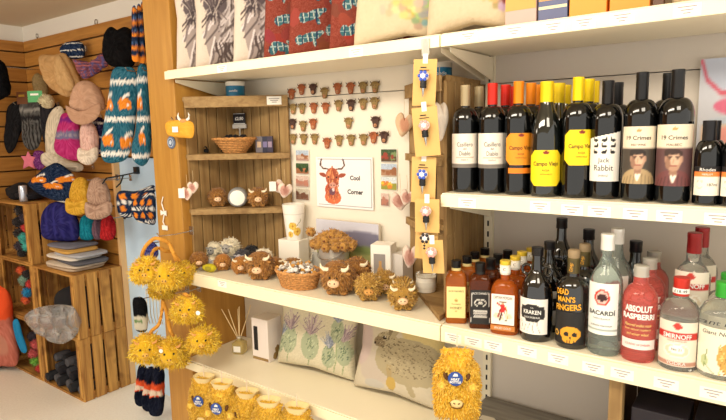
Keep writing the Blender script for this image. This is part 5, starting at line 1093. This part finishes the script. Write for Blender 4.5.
# ================================================================ HANGING KNITWEAR
def hook(px, py, Y, back, label):
    p = oY(px, py, Y); t = thing('display_hook', label, 'hook', (p[0], back, p[2])); L = back-Y
    MB().add(tube([(0, 0, -.004), (0, -L*.5, -.006), (0, -L+.006, -.002), (0, -L-.004, .012)], .0024, 8)).build('rod', CHROME, t); MB().add(box(-.012, .012, -.004, 0, -.02, .015)).build('plate', CHROME, t, smooth=False); return t
def hang(name, label, cat, pts, Y, depth, can, hp=None, back=.389, m=None, a=.45, **k):
    o, P0, a_ = soft(name, label, cat, pts, Y, depth, can, m or KNIT, a=a, **k)
    if hp: hook(hp[0], hp[1], Y, back, 'chrome display hook holding the '+label[:label.find(' ', 14)] if False else 'chrome hook behind the '+' '.join(label.split()[:12]))
    return o, P0, a_
def plain(c, noise=9): return Can(c, 60, 60, noise=noise)
def rib(c, c2, n=9):
    k = Can(c, 90, 90, noise=7)
    for i in range(n): k.rect((i+.35)/n, (i+.6)/n, 0, 1, c2)
    return k
NAV = (30, 44, 70); OR = (224, 132, 44); WH_ = (226, 222, 216); TEAL = (44, 96, 116)
def cowknit(bg, rows_=2, seed=0, band=True, cows=((.3, .62), (.72, .62), (.25, .25), (.68, .22)), s_=1):
    c = Can(bg, 110, 150, noise=12, seed=seed); rs = np.random.RandomState(seed)
    if band:
        for v in (.84, .46, .10):
            for q in range(40): u = q/40; c.ell(u, v+.012*math.sin(q*2.1), .022, .018+.006*(q % 2), WH_)
    for x, y in cows:
        c.ell(x, y, .15*s_, .055*s_, OR); c.ell(x+.10*s_, y-.03*s_, .05*s_, .04*s_, OR); c.ell(x-.08*s_, y-.04*s_, .05*s_, .03*s_, OR); c.ell(x+.08*s_, y-.02*s_, .03*s_, .012*s_, WH_)
        c.curve([(x-.02, y+.05*s_), (x+.03, y+.075*s_), (x+.12*s_, y+.10*s_)], .018, WH_)
    c.a += c.rs.randn(150, 110, 1)*8; return c
hang('baseball_cap', 'black peaked cap hanging highest, near the oak end panel', 'cap', [(104, 50), (105, 36), (111, 27), (118, 30), (126, 27), (134, 34), (136, 50), (133, 66), (122, 68), (111, 66), (105, 58)], .28, .055, plain((20, 19, 20), 4), (119, 34), a=.5)
o, P0, a_ = hang('sun_hat', 'tan wide-brimmed fabric hat hanging upside down above the pink cap', 'hat', [(40, 64), (41, 55), (54, 55), (64, 53), (70, 60), (77, 74), (81, 86), (76, 93), (68, 97), (58, 93), (49, 86), (44, 77)], .25, .04, plain((184, 144, 96), 5), (50, 58), m=CLOTH, lump=.35)
L = local([(62, 56), (68, 62), (76, 78), (78, 88), (70, 92), (60, 82), (58, 66)], P0, a_); L = smooth_loop(L, 50); L = L if sum(L[i-1][0]*L[i][1]-L[i][0]*L[i-1][1] for i in range(len(L))) > 0 else L[::-1]
MB().add(puff(L, .028, plain((190, 152, 104), 5), 8, lump=.2)).build('crown', CLOTH, o, (0, -.03, 0))
o, P0, a_ = hang('baseball_cap', 'dusty pink peaked cap hanging below the tan sun hat', 'cap', [(72, 100), (75, 88), (82, 81), (92, 82), (100, 91), (104, 103), (103, 110), (92, 113), (80, 114), (72, 109)], .19, .055, plain((188, 148, 122), 5), (86, 86), m=CLOTH)
L = local([(71, 106), (80, 111), (92, 110), (104, 104), (105, 113), (99, 121), (87, 125), (76, 120)], P0, a_); L = smooth_loop(L, 60); L = L if sum(L[i-1][0]*L[i][1]-L[i][0]*L[i-1][1] for i in range(len(L))) > 0 else L[::-1]
MB().add(puff(L, .012, plain((180, 140, 114), 5), 6)).build('peak', CLOTH, o, (0, -.042, 0)); MB().add(sph(.005, 10, 6)).build('button', mat('cap_pink', (180, 140, 114), .9), o, (.0, -.03, .075))
hang('bucket_hat', 'khaki crumpled hat hanging left of the tan sun hat', 'hat', [(33, 80), (37, 73), (44, 78), (48, 90), (45, 98), (36, 95)], .30, .03, plain((134, 112, 76), 6), (39, 78), m=CLOTH)
hang('winter_scarf', 'navy and white patterned snood hanging above the tan hat', 'scarf', [(60, 50), (66, 43), (76, 41), (83, 44), (84, 56), (76, 59), (66, 57)], .31, .03, cowknit(NAV, cows=(), seed=4), (72, 47))
tc = Can((120, 70, 84), 90, 90, noise=8)
for q in range(8): tc.rect(q/8, q/8+.035, 0, 1, (90, 90, 140)); tc.rect(0, 1, q/8, q/8+.03, (170, 100, 100)); tc.rect(0, 1, q/8+.06, q/8+.075, (70, 60, 90))
hang('winter_scarf', 'mauve tartan headscarf tied in a twist beside the black cap', 'scarf', [(74, 60), (84, 61), (94, 62), (106, 53), (108, 64), (101, 70), (95, 75), (84, 79), (78, 70)], .27, .03, tc, (92, 62), m=CLOTH, lump=.5)
hang('knitted_mitten', 'large teal knitted mitten with orange cows, left of the pair', 'mitten', [(113, 70), (124, 67), (135, 70), (138, 90), (136, 115), (133, 140), (127, 158), (115, 163), (104, 161), (101, 148), (104, 125), (109, 95)], .10, .035, cowknit(TEAL, seed=1), (126, 70), back=.389, n=96, K=22, a=.6)
hang('knitted_mitten', 'teal knitted mitten with orange cows against the oak end panel', 'mitten', [(138, 68), (147, 67), (150, 100), (151, 130), (150, 156), (143, 166), (134, 161), (132, 150), (136, 132), (138, 105)], .16, .03, cowknit(TEAL, seed=2, cows=((.6, .62), (.6, .28))), (143, 70), back=.404, n=96, K=22, a=.6)
sk = Can(NAV, 30, 120, noise=6)
for q in range(5): sk.rect(0, 1, q*.22, q*.22+.06, OR); sk.rect(0, 1, q*.22+.1, q*.22+.12, (90, 120, 170))
sk.rect(0, 1, 0, .12, OR)
for i, pts in enumerate(([(132, 9), (136, 8), (138, 34), (139, 58), (136, 62), (132, 58), (132, 34)], [(137, 7), (141, 7), (144, 34), (145, 60), (141, 63), (138, 58), (138, 34)], [(141, 6), (144, 6), (148, 40), (149, 60), (146, 62), (143, 44)])):
    hang('striped_sock', 'navy and orange striped sock, %s of three above the mittens' % ('leftmost', 'middle', 'rightmost')[i], 'sock', pts, .11+.03*i, .012, sk, ((136, 139, 143)[i], 10), a=.6, n=49)
hb = Can(NAV, 80, 60, noise=8)
for v in (.1, .5, .9): [hb.ell(q/20, v, .018, .05, WH_) for q in range(21)]
for u in (.2, .5, .8): hb.ell(u, .68, .09, .09, OR); hb.ell(u, .3, .09, .09, OR)
hang('knitted_headband', 'navy knitted headband with orange cows hanging left of its twin', 'headband', [(118, 192), (136, 191), (153, 185), (154, 193), (138, 200), (136, 214), (126, 218), (118, 212)], .20, .02, hb, (128, 193), a=.6)
hang('knitted_headband', 'navy knitted headband with orange cows at the oak panel edge', 'headband', [(133, 202), (141, 197), (154, 192), (156, 212), (155, 224), (147, 224), (137, 221), (132, 212)], .15, .02, hb, (143, 198), a=.6)
t = thing('scroll_hook', 'black scroll hook on the pale wall above the knitted headbands', 'hook', oY(140, 176, .40)); s_ = sc(t.location); 
MB().add(tube([(-.045, 0, .03), (-.03, -.0, .02), (0, -.10, .012), (.04, -.22, .006), (.05, -.25, -.02)], .004, 8)).add(tube([(0, -.10, .012), (0, -.12, -.03), (.006, -.15, -.05)], .004, 8)).add(box(-.06, -.03, -.002, .018, .01, .05)).build('hook_rod', BLACKP, t)
# gloves
gl = Can((90, 88, 86), 60, 80, noise=10)
for q in range(7): gl.rect(q/7, q/7+.05, 0, .6, (34, 32, 34))
gl.rect(0, 1, .6, .7, (40, 38, 40)); gl.rect(0, 1, .78, .84, (150, 146, 140))
for i, (pts, c_, lb) in enumerate((([(8, 107), (19, 101), (24, 112), (22, 126), (15, 148), (8, 153), (4, 140), (6, 124)], plain((30, 29, 31), 5), 'black glove pair with grey cuff, leftmost of the gloves'), ([(20, 104), (33, 100), (41, 106), (43, 126), (39, 146), (30, 150), (23, 142), (22, 122)], gl, 'grey striped fingered glove pair below the green card'), ([(41, 103), (54, 101), (58, 116), (55, 140), (47, 146), (42, 132)], plain((44, 42, 46), 7), 'dark glove pair beside the pink bobble beanie'))):
    o, P0, a_ = hang('knitted_glove', lb, 'gloves', pts, .24+.04*i, .02, c_, ((14, 30, 47)[i], 104), lump=.5, seed=i)
for px0, px1, py0, py1, c, lb in ((17, 27, 92, 104, (110, 66, 36), 'brown card header above the gloves'), (28, 42, 91, 102, (90, 170, 110), 'green card header above the striped gloves')):
    p = oY((px0+px1)/2, (py0+py1)/2, .215); s_ = sc(p); w_, h_ = (px1-px0)*s_*.6, (py1-py0)*s_*.5
    t = thing('card_header', lb, 'card', p, .45); MB().add(box(-w_, w_, -.0008, .0008, -h_, h_)).build('card', mat('hdr_%d' % px0, c, .6), t, smooth=False); MB().add(box(-w_*.6, w_*.5, -.0014, -.0009, h_*.2, h_*.55)).build('card_print', TAG if px0 > 20 else GOLD, t, smooth=False)
hang('knitted_hat', 'black hat hanging on the left wall at the photo edge', 'hat', [(-6, 64), (2, 61), (6, 76), (9, 92), (6, 97), (-6, 99)], .10, .04, plain((16, 16, 18), 4), (0, 66))
# beanies
def beanie(label, pts, Y, can, hp=None, brim=None, bc=None, depth=.035, pom=None, **k):
    o, P0, a_ = hang('knitted_beanie', label, 'beanie', pts, Y, depth, can, hp, **k)
    if brim is not None:
        L = smooth_loop(local(brim, P0, a_), 60); L = L if sum(L[i-1][0]*L[i][1]-L[i][0]*L[i-1][1] for i in range(len(L))) > 0 else L[::-1]
        MB().add(puff(L, depth*.8, bc, 7, lump=.15)).build('turned_brim', KNIT, o, (0, -depth*.5, 0))
    if pom:
        q = local([pom[:2]], P0, a_)[0]; r = pom[2]*sc(P0); mb = MB(); g = sph(r*.85, 12, 9); mb.add((g[0], g[1], np.tile(lin(pom[3]), (len(g[0]), 1)))); fur(mb, [(0, 0, 0, r*.85, r*.85, r*.85)], 260, r*.35, r*.06, [pom[3]], 3, .1, .5); mb.build('bobble', FUR, o, (q[0], -.01, q[1]), smooth=False)
    return o
cr_ = rib((214, 200, 178), (186, 172, 150)); pk = Can((176, 50, 110), 90, 90, noise=10); pk.rect(0, 1, .45, .62, (112, 106, 140)); pk.rect(0, 1, .8, .9, (120, 40, 120)); [pk.ell(q/12, .535, .03, .04, (150, 140, 150)) for q in range(13)]
beanie('cream ribbed beanie with wide turned brim behind the pink beanie', [(50, 114), (60, 106), (66, 118), (62, 140), (70, 158), (60, 162), (48, 158), (46, 136)], .26, cr_, (58, 110), [(44, 154), (54, 152), (70, 160), (84, 164), (83, 171), (68, 171), (52, 168), (44, 162)], cr_)
beanie('bright pink and purple beanie with a grey patterned band', [(60, 122), (64, 113), (77, 117), (80, 138), (84, 158), (70, 160), (56, 152), (56, 138)], .20, pk, (69, 117), None, None)
beanie('pale pink ribbed beanie hanging right of the bright pink one', [(82, 126), (91, 122), (97, 134), (97, 150), (91, 154), (82, 150)], .20, rib((222, 182, 170), (196, 150, 140)), (89, 126), [(81, 148), (90, 150), (99, 147), (99, 158), (91, 165), (81, 160)], rib((230, 214, 196), (204, 186, 166)))
beanie('navy and purple speckled beanie behind the pale pink one', [(93, 122), (102, 118), (107, 132), (104, 150), (97, 152)], .27, cowknit((44, 36, 70), cows=(), seed=7), (99, 122))
beanie('cream bobble of a beanie poking out under the tan hat', [(44, 96), (50, 95), (53, 102), (51, 108), (44, 107)], .24, plain((206, 190, 156)), None, pom=(47, 101, 6, (210, 196, 160)))
nv = cowknit(NAV, seed=9, band=False, cows=((.3, .6), (.62, .45), (.9, .6)), s_=1.25); nv.rect(0, 1, 0, .05, WH_)
beanie('navy beanie with orange cows and white edging tilted on its hook', [(50, 165), (58, 163), (68, 170), (75, 178), (74, 190), (68, 202), (54, 200), (40, 194), (29, 184), (38, 174)], .18, nv, (58, 168), depth=.045, n=90, K=20)
beanie('mustard ribbed beanie hanging left of the taupe one', [(71, 200), (72, 186), (77, 178), (84, 178), (88, 186), (89, 200), (80, 204)], .17, rib((206, 158, 56), (178, 130, 40)), (80, 180), [(69, 198), (79, 201), (90, 198), (90, 210), (80, 215), (69, 211)], rib((214, 166, 62), (184, 138, 44)))
beanie('taupe ribbed beanie hanging right of the mustard one', [(89, 202), (89, 188), (93, 179), (100, 178), (107, 187), (110, 202), (100, 206)], .19, rib((178, 146, 126), (150, 118, 100)), (97, 180), [(88, 202), (99, 205), (112, 201), (113, 213), (101, 219), (89, 216)], rib((186, 154, 134), (156, 124, 106)))
beanie('royal blue and navy beanie hanging above the folded knitwear', [(42, 228), (44, 211), (54, 202), (66, 204), (74, 213), (79, 228), (77, 240), (60, 241), (45, 238)], .20, rib((42, 40, 96), (54, 52, 120), 5), (60, 205), depth=.05)
beanie('black hat behind the royal blue beanie', [(38, 236), (41, 218), (48, 212), (50, 230), (46, 240)], .30, plain((20, 20, 24), 4), (45, 215))
beanie('turquoise beanie hanging above the folded knitwear', [(81, 226), (83, 216), (92, 216), (95, 228), (93, 239), (82, 239)], .28, rib((30, 130, 150), (20, 104, 126), 5), (87, 218))
beanie('mauve grey beanie between the turquoise and red ones', [(94, 224), (97, 217), (101, 224), (101, 238), (95, 238)], .30, rib((110, 84, 96), (90, 66, 80), 3), (97, 219))
beanie('red beanie hanging above the folded knitwear', [(102, 226), (104, 216), (111, 216), (115, 228), (113, 239), (102, 239)], .28, rib((176, 40, 44), (140, 30, 36), 5), (107, 218))
# things on the top left crate
ztop = .001+.374*3
for px, py, w_, h_, c, lb, sd in ((10, 190, .13, .055, (20, 20, 24), 'black folded hat at the left on the top crate', 2), (30, 196, .11, .035, (26, 26, 34), 'black folded hat at the front of the top crate', 5), (16, 176, .10, .06, (52, 60, 76), 'slate blue folded hat behind the black ones on the top crate', 8)):
    Yb = .22 if sd != 8 else .33
    p = atYZ(px, Yb, ztop+h_*.9); o = blob('folded_hat', lb, 'hat', (max(p[0], -1.97), Yb, ztop+h_*.92), (w_, .075, h_*.9), mat('hat_%d' % sd, c, .95, bump=.6, nscale=120), sd, .12)
stp = [(28, 151), (31, 156), (36, 157), (33, 162), (35, 169), (29, 166), (23, 169), (24, 161), (21, 156), (26, 156)]
hang('star_packet', 'pink star-shaped packet hanging below the gloves', 'packet', stp, .25, .008, plain((220, 120, 140), 3), (28, 153), sm=False, K=4)
hang('purple_pouch', 'small purple patterned pouch beside the pink star', 'pouch', [(34, 152), (44, 152), (46, 164), (40, 170), (34, 165)], .29, .012, plain((110, 50, 110), 20), (40, 154))
p = atYZ(24, .16, ztop+.001); MBc = MB().add(lathe([(.022, 0), (.024, .004), (.024, .095), (.020, .10)], 20)).build('silver_can', mat('can_silver', (200, 206, 220), .25, metal=.6), None, p); tag(MBc, 'silver can standing on the top left crate below the pink star', 'can')
# red bag and pack at the far left
o, P0, a_ = soft('shopping_bag', 'orange red bag with a pinkish printed lower half at the left photo edge', 'bag', [(-12, 290), (4, 288), (10, 300), (11, 318), (18, 362), (2, 366), (-12, 366)], .03, .045, (lambda c: (c.rect(0, 1, .62, 1, (226, 84, 44)), c.ell(.7, .34, .16, .12, (190, 130, 110)), c)[-1])(Can((186, 108, 92), 60, 80, noise=8)), CLOTH, a=.4, n=70)
P_ = oY(0, 366, .03); 
soft('fabric_tongue', 'bright blue fabric tip hanging beside the red bag', 'fabric', [(13, 322), (18, 320), (22, 334), (27, 350), (22, 352), (16, 338)], .05, .012, plain((40, 130, 180), 4), CLOTH, a=.4)
# ================================================================ PILLAR GOODS
def earmuff(label, band, pL, pR, Y, rpx, seed):
    """furry cow earmuffs: a padded band with two shaggy cow heads"""
    c = oY((pL[0]+pR[0])/2, (pL[1]+pR[1])/2, Y); a = face(c)*.8; t = thing('cow_earmuffs', label, 'earmuffs', c, a, 'furry yellow cow earmuffs')
    b = local(band, c, a); MB().add(tube([(x, .012*math.sin(k), z) for k, (x, z) in enumerate(smooth_loop(np.array(list(b)), len(b)*5)[:-5*1])], .0075, 10)).build('band', mat('band_mustard', (214, 150, 56), .9, bump=.6, nscale=140), t)
    for j, (q, dy) in enumerate(((pL, .0), (pR, -.012))):
        x, z = local([q], c, a)[0]; r = rpx*sc(c)*1.16; mb = MB(); g = sph(r*.85, 18, 13, .12, seed+j); mb.add((g[0], g[1], np.tile(lin(YB[0]), (len(g[0]), 1))))
        fur(mb, [(0, 0, 0, r*.85, r*.7, r*.85), (r*.5, -r*.1, -r*.3, r*.5, r*.45, r*.5), (-r*.5, 0, -r*.25, r*.5, r*.45, r*.5)], 3600, r*.24, r*.034, YB, seed+j, .35, 1.1)
        f = mb.build('furry_pad', FUR, t, (x, dy, z), smooth=False)
        mz = MB().add(sph(1, 12, 8, s=(r*.22, r*.16, r*.15))).build('muzzle', mat('felt_mustard', (226, 176, 84), .95), f, (0, -r*.82, -r*.15))
        for sx in (-1, 1):
            MB().add(sph(r*.07, 8, 6)).build('eye', EYE, f, (sx*r*.28, -r*.86, r*.2)); MB().add(sph(r*.04, 6, 5)).build('nostril', EYE, f, (sx*r*.1, -r*1.0, -r*.12))
            MB().add(tube([(0, 0, 0), (sx*r*.2, 0, r*.05), (sx*r*.3, 0, r*.22)], [r*.09, r*.07, r*.02], 6)).build('horn', mat('horn_tan', (222, 160, 90), .8), f, (sx*r*.4, -r*.55, r*.5))
    return t
hook(158, 236, -.13, .0295, 'chrome display hook on the oak panel above the upper earmuffs')
hook(161, 296, -.10, .0295, 'chrome display hook on the oak panel above the lower earmuffs')
hook(181, 292, -.06, .0295, 'chrome display hook near the right edge of the oak panel')
earmuff('yellow furry cow earmuffs with an arched band, upper front pair', [(143, 262), (146, 246), (158, 238), (170, 246), (174, 262)], (147, 270), (167, 275), -.135, 12.5, 3)
earmuff('yellow furry cow earmuffs behind the upper front pair', [(152, 268), (154, 250), (164, 250), (174, 254), (180, 266)], (162, 287), (183, 272), -.045, 10.5, 9)
earmuff('yellow furry cow earmuffs hanging lowest, on looped bands', [(150, 335), (160, 322), (163, 300), (168, 322), (172, 338)], (148, 348), (172, 351), -.10, 13.5, 14)
earmuff('yellow furry cow earmuffs at the low shelf corner', [(183, 316), (181, 302), (186, 294), (192, 302), (196, 320)], (187, 309), (204, 338), -.07, 12.5, 20)
# tag discs
for px, py, lb in ((161, 351, 'small cream paper disc tag hanging on the lowest earmuffs'), (198, 313, 'white oval paper tag hanging beside the low shelf earmuffs')):
    p = oY(px, py, -.135); tag(MB().add(lathe([(.0085, 0), (.0085, .001)], 18)).build('paper_tag', TAG, None, p, rot=(PI/2, 0, .5)), lb, 'tag')
# glove pack, sock bundles
bp = plain((22, 22, 24), 4); bp.rect(0, 1, .08, .48, (206, 200, 180)); bp.rect(.1, .7, .3, .4, (110, 140, 90))
hang('glove_pack', 'black gloves with a pale printed label hanging left of the oak panel', 'gloves', [(133, 300), (137, 297), (143, 298), (147, 306), (147, 330), (136, 330), (134, 316)], .05, .02, bp, (140, 299), back=.404, a=.6, K=14, n=70)
hang('navy_pouch', 'navy and lilac patterned pouch seen through the upper earmuff bands', 'pouch', [(144, 246), (151, 241), (157, 246), (158, 256), (150, 260), (144, 255)], .06, .015, plain((56, 60, 120), 30), (150, 243), back=.404, a=.6)
so = Can((24, 28, 44), 60, 110, noise=8); so.rect(0, 1, .42, .66, (230, 90, 50)); so.rect(.1, .9, .44, .54, (230, 210, 190))
for i, pts in enumerate(([(139, 366), (146, 367), (148, 385), (147, 402), (141, 406), (135, 402), (136, 385)], [(146, 370), (154, 368), (156, 388), (154, 408), (147, 411), (142, 406), (144, 388)], [(154, 368), (163, 366), (164, 388), (163, 412), (156, 416), (149, 412), (151, 390)])):
    hang('sock_bundle', 'navy sock bundle with orange paper band, %s of three' % ('leftmost', 'middle', 'rightmost')[i], 'socks', pts, .17-.05*i, .03, so, ((142, 149, 158)[i], 370), back=.404, a=.6, lump=.5, n=70, K=14)
for i in range(5):
    p = oY(146+3.2*i, 292, .13); t = thing('plastic_hanger', 'thin white plastic hanger below the upper earmuffs, one of a row', 'hanger', (p[0], .13, p[2]-.06), 0, 'thin plastic hangers behind the earmuffs'); MB().add(tube([(0, 0, .07), (.0, 0, .06), (-.002, 0, -.06), (.012, 0, -.1)], .0025, 6)).build('hanger_stem', mat('hanger_white', (226, 220, 206), .4), t); MB().add(tube([(0, .0, .07), (0, .05, .075), (0, .288, .08)], .0015, 5)).build('rail_wire', CHROME, t)
# badge, yellow purse with horns, clear hanger on the panel front
p = oY(169.5, 142.5, .018); t = thing('round_badge', 'blue-grey round badge on the oak end panel', 'badge', (p[0], .029, p[2]), 0); MB().add(lathe([(.026, 0), (.026, .004), (.023, .006)], 28)).build('disc', mat('badge_slate', (96, 112, 140), .4), t, rot=(PI/2, 0, 0)); MB().add(lathe([(.019, 0), (.019, .0012), (.0165, .0012), (.0165, 0)], 28, False)).build('ring', mat('badge_pale', (190, 200, 214), .4), t, (0, -.0062, 0), rot=(PI/2, 0, 0)); MB().add(prism([(-.010, -.006), (.002, -.010), (.010, .0), (.004, .010), (-.008, .006)], -.0078, -.0064)).build('emblem', mat('badge_pale'), t, smooth=False)
o, P0, a_ = soft('cow_purse', 'mustard felt cow purse with white horns hanging on the oak end panel', 'purse', [(167, 122), (180, 120), (193, 123), (193, 137), (184, 138), (170, 136), (166, 130)], -.005, .016, plain((222, 162, 60), 4), CLOTH, a=.35)
for sx in (-1, 1): MB().add(tube([(0, 0, 0), (sx*.008, 0, .006), (sx*.012, 0, .018), (sx*.008, 0, .030)], [.0055, .005, .0035, .0008], 8)).build('horn', mat('horn_white', (244, 240, 230), .5), o, (.026+sx*.014, -.002, .036))
MB().add(sph(1, 12, 8, s=(.018, .010, .010))).build('forelock', mat('forelock_tan', (206, 150, 90), .95), o, (.026, -.004, .032)); MB().add(box(-.013, .013, -.001, 0, -.011, .011)).build('paper_tag', TAG, o, (-.004, -.020, 0), smooth=False)
hook(172, 120, -.0, .0295, 'chrome display hook holding the mustard cow purse')
p = oY(163, 213, .02); t = thing('clear_hanger', 'clear plastic hanger with a small white bow on the oak end panel', 'hanger', (p[0], .025, p[2])); MB().add(tube([(.0, 0, .07), (-.012, 0, .04), (.004, 0, .0), (-.012, 0, -.04), (.0, 0, -.06)], .0028, 8)).build('hanger_loop', mat('clear_tab'), t); MB().add(prism([(-.02, -.012), (0, -.004), (.02, -.012), (.02, .012), (0, .004), (-.02, .012)], -.004, -.001)).build('bow', TAG, t, smooth=False); MB().add(box(-.018, .02, -.003, 0, -.075, -.055)).build('ticket', TAG, t, smooth=False)
